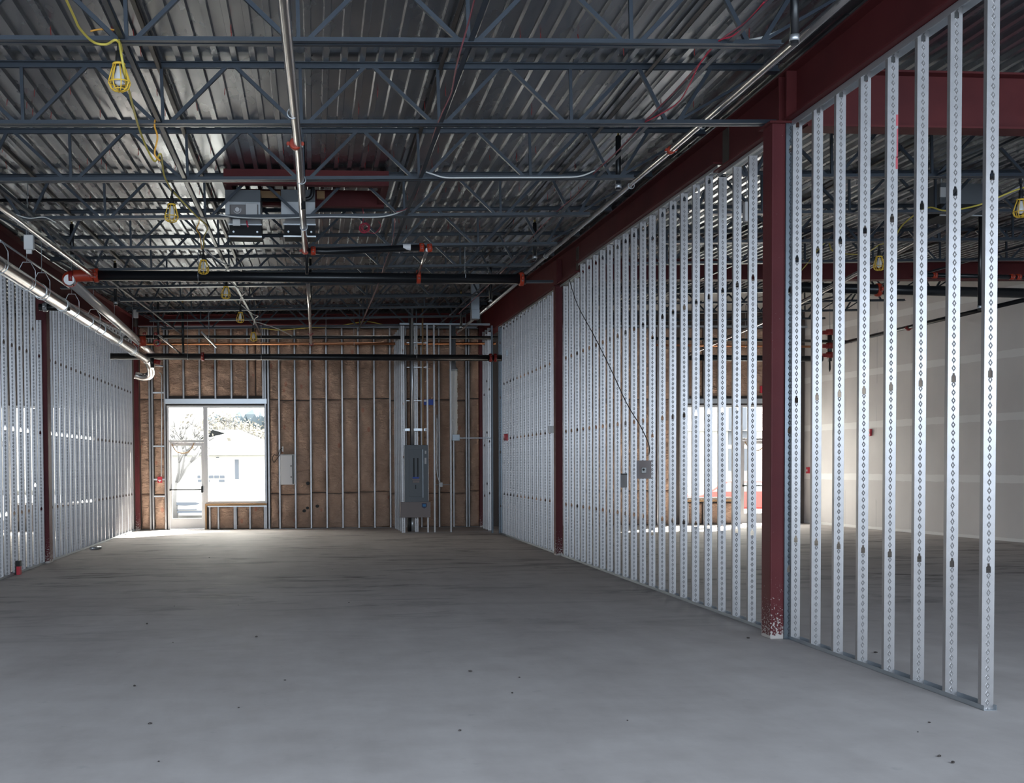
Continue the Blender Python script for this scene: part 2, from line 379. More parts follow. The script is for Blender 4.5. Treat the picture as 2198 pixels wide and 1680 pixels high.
beam_part(br[2], 'splice_plate', (XB-.017, 17.7, 4.62), (XB-.006, 17.85, 4.98), 'rust')
XLB = XL-.045
for (a, b, z0, z1, lb) in ((-3.2, 19.05, 4.34, 4.38, 'red steel beam over the left stud partition, nearer length'), (19.05, YB, 4.38, 4.70, 'red steel beam over the left stud partition, far length by the white box')):
    ibeam('steel_beam', 'y', a, b-.004, XLB, z0, z1, zdk(XLB, a), zdk(XLB, b), .20, lb)
ibeam('steel_girder', 'x', XB+.11, 13.15, 9.74, 4.48, 4.53, 4.98, 5.0, .22, 'big red steel girder crossing the neighbouring hall at upper right', 'beam')
ibeam('steel_girder', 'x', XB+.11, 13.15, 19.05, 4.66, 4.74, 5.02, 5.05, .22, 'farther red steel girder crossing the neighbouring hall beyond the studs', 'beam')
ibeam('steel_girder', 'x', XL+.1, XR-.1, YB-.18, 4.95, 5.03, 5.20, 5.29, .20, 'long dark red girder over the head of the back wall', 'beam')
def column(x0, x1, y0, y1, z1, label, chip=False):
    root = empty('steel_column', ((x0+x1)/2, (y0+y1)/2, 0), label, 'column'); cx_, cy_ = root.location.x, root.location.y
    w, d = (x1-x0)/2, (y1-y0)/2
    mb = MB(); mb.box((-w, -d, 0), (w, d, z1)); mb.build('shaft', 'redcol', root, bevel=.012)
    mb = MB(); mb.box((-w-.03, -d-.03, z1-.018), (w+.03, d+.03, z1)); mb.build('cap_plate', 'red', root)
    return root
column(3.985, 4.118, 9.63, 9.84, 4.51, 'large red steel column at right, paint splashed white near its foot')
column(4.075, 4.20, 18.93, 19.10, 4.56, 'red steel column midway along the right stud partition')
column(-4.40, -4.235, 18.62, 18.86, 4.37, 'dark red steel column standing in the left stud partition')
p0 = at(293, 1139, Y=YB-.2); column(p0.x, p0.x+.10, YB-.35, YB-.15, 4.9, 'slim red steel column in the back left corner')
p0 = at(1028.5, 1129, Y=YB-.3); column(p0.x, p0.x+.12, YB-.42, YB-.25, 4.95, 'dark red steel column in the back right corner')

# ------------------------------------------------------------------ stud builder
stud_cache = {}
def stud_mesh(h, off, w=.080, hole=True, sgn=1, fl=.034, m='stud', step=1.216, top=None):
    key = (round(h, 2), round(off, 2), w, hole, sgn, fl, m, top)
    if key in stud_cache: return stud_cache[key]
    mb = MB(); X = lambda x: sgn*x
    zs = []
    if hole:
        z = off
        while z < h: 
            if z > .02: zs.append(z)
            z += step
        if top: zs = [q for q in zs if q < h-.2] + [top]
    def quad(x0, x1, z0, z1):
        if z1 > z0: mb.face([(X(x0), 0, z0), (X(x1), 0, z0), (X(x1), 0, z1), (X(x0), 0, z1)])
    cur = 0.0; c = w/2
    for z in zs:
        if z-.034 > cur: quad(0, w, cur, z-.034)
        segs = [(z-.034, z-.030, 0, 0), (z-.030, z+.008, .0155, .0155), (z+.008, z+.013, .0155, .0075), (z+.013, z+.030, .0075, .0075), (z+.030, z+.034, 0, 0)]
        for a, b, ha, hb_ in segs:
            a2, b2 = min(a, h), min(b, h)
            if b2 <= a2: continue
            if ha == 0: quad(0, w, a2, b2); continue
            mb.face([(X(0), 0, a2), (X(c-ha), 0, a2), (X(c-hb_), 0, b2), (X(0), 0, b2)])
            mb.face([(X(c+ha), 0, a2), (X(w), 0, a2), (X(w), 0, b2), (X(c+hb_), 0, b2)])
        cur = min(z+.034, h)
    quad(0, w, cur, h)
    for xx, s_ in ((0, 1), (w, -1)):
        mb.face([(X(xx), 0, 0), (X(xx), fl, 0), (X(xx), fl, h), (X(xx), 0, h)])
        mb.face([(X(xx), fl, 0), (X(xx+s_*.009), fl, 0), (X(xx+s_*.009), fl, h), (X(xx), fl, h)])
    bmesh.ops.remove_doubles(mb.bm, verts=mb.bm.verts, dist=1e-5)
    me = mb.mesh('wall_stud'); me.materials.append(M[m]); stud_cache[key] = me; return me
def stud(x, y, h, off, label, group, rz=0, z=.002, **k):
    o = bpy.data.objects.new('wall_stud', stud_mesh(h, off, **k)); C.objects.link(o)
    s_ = o.modifiers.new('gauge', 'SOLIDIFY'); s_.thickness = .0014; s_.offset = 0
    o.location = (x, y, z); o.rotation_euler = (0, 0, rz); return tag(o, label, 'stud', group)
# right partition
SG = 'bright galvanized studs of the right partition'
for i in range(8):
    Y = 6.734+i*.4064
    what = 'bright galvanized stud, %s from the near free end of the right partition' % ('foremost' if i == 0 else ORD[i+1])
    if i == 3: what = 'bright galvanized stud with a streak of red spray paint, fourth from the near end'
    s = stud(XR, Y, 4.505, .885, what, SG, top=(4.462 if i < 5 else 4.475))
    if i == 3:
        mb = MB(); 
        for (dz, hh, ww) in ((0, .08, .016), (.1, .21, .010), (.30, .09, .016)):
            mb.box((.080-ww, -.0018, 4.06-dz-hh), (.0802, -.0009, 4.06-dz))
        mb.build('paint_streak', 'redpaint', s)
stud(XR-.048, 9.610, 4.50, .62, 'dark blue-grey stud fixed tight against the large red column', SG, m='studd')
for i in range(21):
    Y = 10.57+i*.404
    low = i < 3 or i > 17
    h = (4.47 if i < 3 else 4.50) if low else 4.600+(Y-11.5)*.0127
    off = .885 if i != 8 else .685
    lb = 'bright stud %s beyond the large red column in the right partition' % ('immediately' if i == 0 else ORD[i+1])
    if i == 8: lb = 'bright stud whose knockout holes sit lower than its neighbours, right of the grey switch plate'
    stud(XR, Y, h, off, lb, 'bright galvanized studs between the two red columns')
for i in range(14):
    Y = 19.55+i*.4055
    stud(XR, Y, 4.548+i*.0045, .90, 'pale stud of the far right partition, %s past the midway red column' % ORD[i+1], 'pale studs beyond the midway red column')
Y = 25.15
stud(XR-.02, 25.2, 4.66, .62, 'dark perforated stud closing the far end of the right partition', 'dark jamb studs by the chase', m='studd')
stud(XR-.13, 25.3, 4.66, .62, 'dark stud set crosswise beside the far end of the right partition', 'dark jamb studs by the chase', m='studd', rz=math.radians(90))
for i, Y in enumerate((26.4, 26.8, 27.2)):
    stud(XR-.08, Y, 4.74, (.88, 1.10, .80)[i], 'pale corner stud, %s from the dark jamb towards the back wall' % ORD[i+1], 'pale studs in the back right corner')
# left partition (flanges towards the room)
for i, x in enumerate((4, 18.5, 35.5, 51.5, 66.5, 80.5, 93)):
    Y = at(x, 1000, X=XL).y
    h = 4.32
    off = .885 if i != 5 else 1.27
    lb = 'left partition stud, %s one in front of the dark red column' % ORD[7-i] if i < 6 else 'left partition stud standing tight in front of the dark red column'
    stud(XL, Y, h if i < 6 else 3.88, off, lb, 'bright studs nearer than the left red column', sgn=-1)
for i in range(21):
    Y = 19.30+i*.415
    stud(XL, Y, 4.38+i*.012, .885, 'left partition stud, %s past the dark red column' % ORD[i+1] if i < 20 else 'left partition stud, last one before the back corner', 'bright studs past the left red column', sgn=-1)
# tracks
def track(name, a, b, x0, x1, z, up, label, m='track', t=.0015, lip=.032, axis='y', group=None, z2=None):
    dz = lip if up else -lip; mb = MB(); zz = z if z2 is None else z2
    def P(u, v, w): return (u, v, w) if axis == 'y' else (v, u, w)
    for (u0, u1, w0, w1) in ((x0-.002, x1+.002, min(0, t if up else -t), max(0, t if up else -t)), (x0-.002, x0-.0005, min(0, dz), max(0, dz)), (x1+.0005, x1+.002, min(0, dz), max(0, dz))):
        v = [mb.bm.verts.new(P(u, s_, w+(z if s_ == a else zz))) for s_ in (a, b) for (u, w) in ((u0, w0), (u1, w0), (u1, w1), (u0, w1))]
        for f in ((0,1,2,3),(7,6,5,4),(0,4,5,1),(1,5,6,2),(2,6,7,3),(3,7,4,0)): mb.bm.faces.new([v[i] for i in f])
    o = mb.build(name, m); origin(o, ((x0+x1)/2, (a+b)/2, z) if axis == 'y' else ((a+b)/2, (x0+x1)/2, z)); return tag(o, label, 'track', group)
track('floor_track', 6.70, 9.62, XR, XR+.080, .0005, True, 'grey floor track under the nearest studs of the right partition')
track('floor_track', 9.86, 18.90, XR, XR+.080, .0005, True, 'grey floor track under the studs between the right red columns')
track('floor_track', 19.14, 25.30, XR, XR+.080, .0005, True, 'grey floor track under the far studs of the right partition')
track('floor_track', 10.0, 18.58, XL-.08, XL, .0005, True, 'grey floor track under the nearer left partition')
track('floor_track', 19.02, YB-.3, XL-.08, XL, .0005, True, 'grey floor track under the far left partition')
track('head_track', 3.0, 9.62, XR, XR+.080, 4.513, False, 'pale head track above the nearest studs of the right partition', m='galv', lip=.05)
track('head_track', 9.86, 11.40, XR, XR+.080, 4.513, False, 'short head track just beyond the large red column', m='galv', lip=.035)
track('head_track', 11.42, 17.58, XR, XR+.080, 4.608, False, 'head track under the shallower middle red beam', m='galv', lip=.035, z2=4.686)
track('head_track', 17.6, 18.9, XR, XR+.080, 4.552, False, 'short head track in front of the midway red column', m='galv', lip=.035)
track('head_track', 19.14, 25.3, XR, XR+.080, 4.560, False, 'head track above the far studs of the right partition', m='galv', lip=.035, z2=4.635)
track('head_track', 14.0, 18.58, XL-.08, XL, 4.335, False, 'head track above the nearer left partition', m='galv')
track('head_track', 19.02, YB-.3, XL-.08, XL, 4.372, False, 'head track above the far left partition', m='galv', z2=4.69)

# ------------------------------------------------------------------ open web joists
def chord_mesh(x0, x1, top):
    mb = MB(); t = .005; L = .042; g = .011; s_ = -1 if top else 1; o = JD if top else 0
    for e in (-1, 1):
        pr = [(e*g, o), (e*(g+L), o), (e*(g+L), o+s_*t), (e*(g+t), o+s_*t), (e*(g+t), o+s_*L), (e*g, o+s_*L)]
        mb.prism(pr, 'x', x0, x1)
    return mb.mesh('top_chord' if top else 'bottom_chord')
def joist(x0, x1, Y, label, group, bx0, bx1, nodes):
    root = empty('bar_joist', (0, Y, zc(Y)), label, 'joist', group); root.rotation_euler = (0, -math.atan(SL), 0)
    def part(nm, me):
        me.materials.append(M['joist']); o = bpy.data.objects.new(nm, me); C.objects.link(o); o.parent = root; return o
    part('top_chord', chord_mesh(x0, x1, True)); part('bottom_chord', chord_mesh(bx0, bx1, False))
    T, B_ = JD-.02, .02
    def web(a, b, w=.030, t=.030, nm='web_diagonal'):
        mb = MB(); mb.bar(a, b, w, t); part(nm, mb.mesh(nm))
    for i, n in enumerate(nodes):
        web((n, 0, B_), (n, 0, T), .024, .026, 'web_vertical')
        if i: m_ = (nodes[i-1]+n)/2; web((nodes[i-1]+.06, 0, B_), (m_-.03, 0, T)); web((m_+.03, 0, T), (n-.06, 0, B_))
    a, b = nodes[0], nodes[-1]
    web((b+.06, 0, B_), (b+.54, 0, T)); web((b+.60, 0, T), (b+.84, 0, B_)); web((b+1.25, 0, T), (b+.94, 0, B_)); web((b+.92, 0, B_), (x1-.1, 0, T-.02), .022, .022)
    web((a-.06, 0, B_), (a-.54, 0, T)); web((a-.60, 0, T), (a-.84, 0, B_)); web((a-1.25, 0, T), (a-.94, 0, B_)); web((a-.92, 0, B_), (x0+.1, 0, T-.02), .022, .022)
    for e, xx in ((-1, x0), (1, x1)):
        mb = MB(); mb.box((min(xx, xx-e*.12), -.05, JD-.066), (max(xx, xx-e*.12), .05, JD-.045)); part('bearing_seat', mb.mesh('bearing_seat'))
    return root
JY = [7.88, 9.74, 11.6, 13.46, 15.32, 17.19, 19.05, 20.91, 22.8, 24.6, 26.5]
NX = [-2.377, -1.235, -.08, 1.09, 2.24]
tie = joist(XLB+.11, XB-.11, 9.74, None, 'open web roof joists', XLB+.25, XB-.13, NX)
std = joist(XLB+.11, XB-.11, 7.88, None, 'open web roof joists', -3.45, 3.32, NX)
nb = [5.45+1.1*i for i in range(6)]
nbj = joist(XB+.11, 12.74, 7.88, None, 'neighbouring hall roof joists', 4.8, 12.3, nb)
first = {id(tie): False, id(std): False, id(nbj): False}
def jname(i): return 'slate grey roof joist, %s from the camera' % ('nearest visible one' if i == 0 else ORD[i+1]+' one')
def place(src, Y, label, group):
    o = src if not first[id(src)] else copy_tree(src)
    first[id(src)] = True; o.location = (0, Y, zc(Y)); o['label'] = label; o['category'] = 'joist'; o['group'] = group
for i, Y in enumerate(JY):
    place(tie if i in (1, 6) else std, Y, jname(i)+(', reaching the red column' if i in (1, 6) else ''), 'open web roof joists')
for i, Y in enumerate([11.6, 13.46, 15.32, 17.19, 20.91, 22.8, 24.6, 26.5]):
    place(nbj, Y, 'slate roof joist in the neighbouring hall seen through the studs, %s from the front' % ORD[i+1], 'neighbouring hall roof joists')
# bridging angles along the joists
for X, w in ((-3.16, 'beside the long shiny pipe at left'), (-1.26, 'beside the yellow string lights'), (1.10, 'under the pink cable near the middle'), (2.93, 'under the red cable at right'), (6.6, 'in the neighbouring hall, nearer the partition'), (10.4, 'in the neighbouring hall, farther right')):
    for top in (0, 1):
        mb = MB(); pts = [(Y, zb(X, Y)+(JD-.052 if top else .007)) for Y in [5.5]+JY+[27.8]]
        for (Ya, za), (Yb_, zb_) in zip(pts, pts[1:]):
            for (u0, u1, w0, w1) in ((-.019, .019, 0, .004), (.015, .019, 0, .038)):
                v = [mb.bm.verts.new((X+u, s_, w_+(za if s_ == Ya else zb_))) for s_ in (Ya, Yb_) for (u, w_) in ((u0, w0), (u1, w0), (u1, w1), (u0, w1))]
                for f in ((0,1,2,3),(7,6,5,4),(0,4,5,1),(1,5,6,2),(2,6,7,3),(3,7,4,0)): mb.bm.faces.new([v[i] for i in f])
        o = mb.build('bridging_angle', 'rust' if top else 'joist'); origin(o, (X, 16, pts[5][1]))
        tag(o, '%s bridging angle tying the joists, %s' % ('upper' if top else 'lower', w), 'steel angle', 'bridging angles')
# red screw points poking down through the deck
sme = None; cnt = 0
rs = random.Random(3)
for i in range(150):
    Y = rs.choice([9.0, 9.35, 10.4, 10.75, 11.0, 12.3, 12.7, 13.0, 14.2, 14.6, 16.2, 16.6, 18.0, 21.8]) + rs.uniform(-.08, .08)
    X = -3.9 + (rs.randrange(52))*.1524 + .02
    if abs(X) > 4: continue
    zt = zb(X, Y)+JD+.040
    if sme is None:
        mb = MB(); mb.tube([(0, 0, .0), (0, 0, -.085), (.002, 0, -.10)], [.0035, .0035, .001], 6); sme = mb.mesh('deck_screw'); sme.materials.append(M['dkred'])
    o = bpy.data.objects.new('deck_screw', sme); C.objects.link(o); o.location = (X+.07, Y, zt); o.rotation_euler = (rs.uniform(-.15, .15), rs.uniform(-.15, .15), 0)
    tag(o, 'thin red screw point poking down through the roof deck', 'screw', 'red screw points under the roof deck')

# ------------------------------------------------------------------ pipes
def pipe(name, pts, r, m, label, cat='pipe', n=14, group=None, couplings=(), cm='orange'):
    root = empty(name, pts[0], label, cat, group); P0 = Vector(pts[0])
    mb = MB(); mb.tube([Vector(p)-P0 for p in pts], r, n); mb.build('pipe_run', m, root)
    for c, d in couplings: coupling(root, Vector(c)-P0, Vector(d), r, cm)
    return root
def coupling(root, c, d, r, m='orange'):
    d = d.normalized(); mb = MB()
    prof = [(-.032, 1.12), (-.030, 1.32), (-.012, 1.38), (.012, 1.38), (.030, 1.32), (.032, 1.12)]
    mb.tube([c+d*a for a, _ in prof], [r*b for _, b in prof], 16)
    s_ = d.cross(Vector((0, 0, 1))).normalized()
    for e in (-1, 1):
        q_ = c+s_*e*r*1.62; mb.tube([q_-d*.02, q_+d*.02], r*.42, 8)
    k = mb.build('grooved_coupling', m, root)
    mb = MB()
    for e in (-1, 1):
        q_ = c+s_*e*r*1.62; mb.tube([q_-Vector((0, 0, r*.7)), q_+Vector((0, 0, r*.7))], .007, 6)
    mb.build('bolt', 'galv', k)
def hanger(x, y, z, r, label, group='pipe hangers', top=None, axis='y', pear=False):
    root = empty('pipe_hanger', (x, y, z), label, 'pipe hanger', group); top = top if top else zb(x, y)+JD
    mb = MB()
    if pear:
        L = 2.6*r
        mb.tube([(-r*1.08, 0, 0), (-r*1.08, 0, r*1.5), (-r*.5, 0, L), (r*.5, 0, L), (r*1.08, 0, r*1.5), (r*1.08, 0, 0)], .006, 6); mb.ring((0, 0, 0), r*1.08, .006, 'y', 16, 6, 180, 360); zz = L
    else: mb.ring((0, 0, 0), r+.004, .0045, 'y' if axis == 'y' else 'x', 20, 6); zz = r
    mb.build('hanger_loop', 'galv', root)
    mb = MB(); mb.tube([(0, 0, zz), (0, 0, top-z)], .005, 6); mb.build('threaded_rod', 'track', root)
    return root
# centre steel branch line
zc1 = 4.30
cps = [at(608, 0, Z=zc1), at(625, 170, Z=zc1), at(641, 330, Z=zc1), at(649, 450, Z=zc1), at(655.5, 538, Z=zc1)]
cps = [Vector((-.165, 4.0, zc1))] + [Vector((p.x, p.y, zc1)) for p in cps]
c1 = at(634, 309, Z=zc1)
pipe('sprinkler_pipe', cps, .037, 'chrome', 'bare shiny steel sprinkler pipe running down the middle of the ceiling', couplings=[(c1, (0, 1, 0)), (cps[-1], (0, 1, 0))], n=18)
for (x, y) in ((628, 243), (647, 386), (652, 487)):
    p = at(x, y, Z=zc1); hanger(p.x, p.y, zc1, .037, 'wire loop hanger on the middle sprinkler pipe, %s from the camera' % {243: 'first', 386: 'second', 487: 'third'}[y], 'loop hangers on the middle pipe')
YM = 16.8
pm = lambda x, y: at(x, y, Z=4.28)
a, b = at(205, 591, Y=YM), at(1128, 599.5, Y=YM)
main = pipe('sprinkler_main', [a, b], .075, 'black', 'thick black sprinkler main crossing the hall under the joists', n=24, couplings=[(at(898, 594, Y=YM), (1, 0, 0)), (at(1119, 599, Y=YM), (1, 0, 0)), (at(207, 591, Y=YM), (1, 0, 0))])
p1 = Vector(cps[-1])
e1 = at(925, 531, Y=p1.y+.25)
bl = pipe('sprinkler_branch', [p1+Vector((.03, 0, 0)), p1+Vector((.25, .03, 0)), at(912, 531, Y=p1.y+.25)], .042, 'black', 'black cross pipe with a white sticker between two red elbows', couplings=[(p1+Vector((.10, 0, 0)), (1, 0, 0)), (at(905, 531, Y=p1.y+.25), (1, 0, 0)), (at(922, 532, Y=p1.y+.25), (1, 0, .1))])
q_ = at(873, 530.5, Y=p1.y+.2)-bl.location; mb = MB(); mb.tube([q_-Vector((.05, 0, 0)), q_+Vector((.05, 0, 0))], .0435, 20, False); mb.build('sticker', 'white', bl)
pipe('sprinkler_riser_nipple', [at(917, 536, Y=p1.y+.25), at(897, 588, Y=YM-.05)], .024, 'chrome', 'short shiny slanting pipe joining the black cross pipe to the black main')
cp2 = [at(661, 606, Z=4.30), at(664, 660, Z=4.35), at(668, 738, Z=4.35)]
pipe('sprinkler_pipe', cp2, .030, 'chrome', 'far shiny pipe running from the black main to the back wall', couplings=[(at(667, 716, Z=4.35), (0, 1, 0)), (cp2[-1], (0, 1, 0))], cm='dkred')
# right steel branch beside the beam
rp = [(3.47, 6.5, 4.57), at(1700, 97, X=3.5), at(1440, 322, X=3.5), at(1115, 597, X=3.5)]
rp = [Vector(rp[0])] + [Vector((3.5, p.y, p.z)) for p in rp[1:]]
pipe('sprinkler_pipe', rp, .030, 'chrome', 'shiny steel sprinkler pipe running beside the right red beam', couplings=[(rp[2], (0, 1, 0))], n=16)
for (x, y, w) in ((1507, 268, 'first'), (1355, 398, 'second'), (1172, 549, 'third')):
    p = at(x, y, X=3.5); hanger(3.5, p.y, p.z, .031, 'loop hanger on the shiny pipe beside the right beam, %s from the camera' % w, 'loop hangers on the right pipe', top=zb(3.5, p.y)+.06)
rq = [at(1112, 606, X=3.5), at(985, 711, X=3.5), at(938, 754, X=3.5)]
pipe('sprinkler_pipe', rq, .028, 'galv', 'thin shiny pipe slanting on past the black main towards the grey panel', couplings=[(at(982, 714, X=3.5), (0, 1, 0))], cm='dkred')
lp = [(-3.28, 9.5, 4.29), at(0, 443, Z=4.3), at(199, 590, Z=4.3)]
pipe('sprinkler_pipe', lp, .036, 'chrome', 'long shiny pipe along the left ceiling ending at a small red coupling', couplings=[(lp[-1], (0, 1, 0))], n=16)
lq = [at(148, 600, Z=4.22), at(300, 735, Z=4.22)]
pp = pipe('sprinkler_main', lq, .075, 'dullsteel', 'thick shiny pipe running back from the large red elbow at left', n=20, couplings=[(lq[-1]+Vector((0, -.1, 0)), (0, 1, 0))], cm='dkred')
lr = [lq[-1], at(340, 770, Z=4.22)]
pipe('sprinkler_main', lr, .060, 'dullsteel', 'short shiny pipe between the red coupling and the black crossing pipe', n=18)
# big red elbow
e0 = at(148, 596, Y=YM)
mb = MB(); pts = [at(200, 591, Y=YM), at(165, 592, Y=YM), e0, e0+Vector((-.03, .12, -.02)), lq[0]+Vector((0, .12, 0))]
o = mb.tube([Vector(p)-e0 for p in smooth_path(pts, 4)], .088, 18).build('pipe_elbow', 'orange'); o.location = e0; tag(o, 'large orange-red grooved elbow at the left end of the black main', 'pipe elbow')
mb = MB(); mb.tube([at(150, 597, Y=YM-.05)-e0, at(158, 597, Y=YM-.05)-e0], .11, 18); mb.build('elbow_collar', 'dkred', o)
# spiral insulated duct at left with pear hangers
dl = [at(-40, 533, Z=3.9), at(0, 566, Z=3.9), at(110, 640, Z=3.9), at(160, 674, Z=3.9), at(220, 712, Z=3.9), at(300, 760, Z=3.9)]
dl = [Vector((-3.62, p.y, 3.9)) for p in dl]; dl[0].y = 9
dl[-1].y = 25.2
root = empty('round_duct', dl[0], 'large shiny round duct hung along the left partition', 'duct'); mb = MB(); mb.tube([p-dl[0] for p in dl], .092, 24); mb.build('duct_run', 'chrome', root)
for Yc in (15.6, 16.9, 17.0, 18.8, 19.9, 21.6, 23.3):
    mb = MB(); mb.tube([(0, Yc-dl[0].y-.03, 0), (0, Yc-dl[0].y+.03, 0)], .0965, 24); mb.build('seam_band', 'galv', root)
for i, Yc in enumerate((13.6, 14.9, 15.7, 17.6, 19.3, 21.3, 23.4)):
    hanger(-3.62, Yc, 3.9, .098, 'wire clevis hanger on the large left duct, %s from the camera' % ORD[i+1], 'clevis hangers on the left duct', pear=True)
mb = MB(); pts = smooth_path([(-3.62, 25.2, 3.88), (-3.60, 25.6, 3.80), (-3.62, 25.9, 3.62), (-3.78, 26.0, 3.55), (-3.98, 26.0, 3.60)], 5)
o = mb.tube(pts, .088, 18).build('duct_elbow', 'chrome'); origin(o, (-3.62, 25.5, 3.8)); tag(o, 'shiny elbow and valve body at the back left end of the duct', 'duct elbow')
pipe('thin_conduit', [at(0, 516, X=-3.95), at(150, 618, X=-3.95)], .014, 'galv', 'thin pale conduit above the large duct at far left')
pipe('thin_conduit', [at(165, 605, X=-3.7), at(300, 738, Z=4.14)], .018, 'galv', 'thin pale pipe running just below the thick shiny pipe')
# crossing pipes near the back wall
y1 = 24.9
pipe('sprinkler_main', [at(232, 764.5, Y=y1), at(1079, 768, Y=y1)], .068, 'black', 'straight black crossing pipe low in front of the back wall', n=20, couplings=[(at(435, 765, Y=y1), (1, 0, 0)), (at(1053, 767.5, Y=y1), (1, 0, 0)), (at(1063, 767.5, Y=y1), (1, 0, 0))], cm='dkred')
pipe('thin_black_pipe', [at(268, 723, Y=26.2), at(1086, 724.5, Y=26.2)], .040, 'black', 'slim black crossing pipe above the copper pipe')
pipe('copper_pipe', [at(285, 738, Y=27.2), at(1064, 737, Y=27.2)], .030, 'copper', 'copper pipe crossing in front of the insulation')
pipe('thin_black_pipe', [at(-20, 430, Y=13.9), at(640, 428.5, Y=13.9)], .022, 'black', 'slim black gas pipe crossing to the ceiling units')
for i, (x, ya) in enumerate(((403, 700), (561, 690), (894, 690))):
    p = at(x, 765, Y=y1); hanger(p.x, y1, p.z, .070, 'rod hanger on the low black crossing pipe, %s from the left' % ORD[i+1], 'rod hangers on the low black pipe', axis='x')
for i, x in enumerate((426, 998)):
    p = at(x, 592, Y=YM); hanger(p.x, YM, p.z, .078, 'rod hanger on the thick black main, %s one' % ('left' if i == 0 else 'right'), 'rod hangers on the black main', axis='x')
for i, (x, y, Y, w) in enumerate(((330, 723, 26.2, 'left end of the slim black pipe'), (700, 723, 26.2, 'middle of the slim black pipe'), (1000, 724, 26.2, 'right part of the slim black pipe'), (450, 738, 27.2, 'left part of the copper pipe'), (760, 738, 27.2, 'right part of the copper pipe'), (60, 430, 13.9, 'left part of the black gas pipe'), (1520, 767, 24.9, 'neighbouring low black pipe'), (1560, 728, 26.2, 'neighbouring slim black pipe'), (1600, 742, 27.2, 'neighbouring copper pipe'), (448, 728, 23.65, 'loose pale strut above the door'), (666, 690, at(666, 690, Z=4.35).y, 'far shiny middle pipe'))):
    p = at(x, y, Y=Y); hanger(p.x, Y, p.z, .034 if 'copper' in w else .042, 'thin rod hanger on the '+w, 'rod hangers near the back wall', axis='x')
# vertical black drops with brass tips
def drop(x, y0, y1_, X, label, group, m='black'):
    a = at(x, y1_, X=X); zt = zb(X, a.y)+JD-.035
    root = empty('sprinkler_drop', (X, a.y, a.z), label, 'pipe', group)
    mb = MB(); mb.tube([(0, 0, 0), (0, 0, zt-a.z)], .028, 12); mb.build('drop_pipe', m, root)
    mb = MB(); mb.tube([(0, 0, zt-a.z-.001), (0, 0, zt-a.z+.03), (0, 0, zt-a.z+.034), (0, 0, zt-a.z+.040)], [.012, .012, .020, .020], 10); mb.build('sprinkler_head', 'brass', root)
    mb = MB(); mb.tube([(0, 0, .02), (0, 0, .06)], .033, 12); mb.build('collar', 'galv', root)
for i, (x, a, b) in enumerate(((1705, 0, 95), (1327, 250, 408), (1148, 450, 558), (1053, 570, 650), (990, 632, 706))):
    drop(x, a, b, 3.2, 'vertical black sprinkler drop near the right beam, %s from the camera' % ORD[i+1], 'black drops near the right beam')
for i, (x, a, b) in enumerate(((155, 438, 556), (248, 550, 655), (340, 630, 742), (393, 675, 763))):
    drop(x, a, b, -3.3 if i < 3 else -2.85, 'vertical black sprinkler drop at left, %s from the camera' % ORD[i+1], 'black drops at left')
for i, (x, a, b, Y) in enumerate(((651, 402, 450, 11.9), (659, 500, 588, 15.9), (667, 612, 648, 19.2))):
    pa, pb = at(x, b, Y=Y), at(x, a, Y=Y)
    root = empty('sprinkler_drop', pa, 'short black sprinkler upright on the middle pipe, %s from the camera' % ORD[i+1], 'pipe', 'black uprights on the middle pipe')
    hh = zb(0, Y)+JD-.05-pa.z; mb = MB(); mb.tube([(0, 0, 0), (0, 0, hh)], .024, 12); mb.build('drop_pipe', 'black', root)
    mb = MB(); mb.tube([(0, 0, hh), (0, 0, hh+.05)], .012, 8); mb.build('sprinkler_head', 'brass', root)
# slanting shiny offsets near the back wall
pipe('sprinkler_offset', [at(338, 717, Y=23.6), at(390, 761, Y=24.9)], .022, 'chrome', 'slanting shiny pipe behind the red fittings at back left', couplings=[(at(334, 716, Y=23.6), (1, 0, 0)), (at(310, 716, Y=23.6), (1, 0, 0))], cm='dkred')
pipe('steel_strut', [at(433, 713, Y=23.0), at(464, 745, Y=24.3)], .020, 'galv', 'loose pale strut slanting above the door and window')
pipe('thin_black_pipe', [at(84, 659, Y=17.0), at(150, 660, Y=17.0)], .050, 'black', 'stubby black pipe passing behind the large left duct', couplings=[(at(97, 659, Y=17.0), (1, 0, 0))], cm='galv')
# shutoff valve cluster at back left
root = empty('valve_assembly', at(322, 735, Y=24.6), 'red valve body and fittings on the pipe above the door', 'valve'); P0 = root.location
mb = MB(); mb.tube([at(305, 722, Y=24.6)-P0, at(307, 742, Y=24.6)-P0], .075, 16); mb.build('valve_body', 'orange', root)
mb = MB(); mb.tube([at(326, 768, Y=24.5)-P0, at(327, 789, Y=24.5)-P0], .045, 12); mb.build('gear_box', 'black', root)
mb = MB(); mb.ring(at(337, 736, Y=24.5)-P0, .065, .010, 'y', 20, 8); mb.build('hand_wheel', 'sred', root)
mb = MB(); mb.tube([at(331, 775, Y=24.5)-P0, at(344, 778, Y=24.5)-P0], .050, 12); mb.build('actuator', 'dkred', root)
mb = MB(); mb.tube([at(333, 784, Y=24.5)-P0, at(351, 786, Y=24.5)-P0], .016, 8); mb.build('lever_handle', 'galv', root)

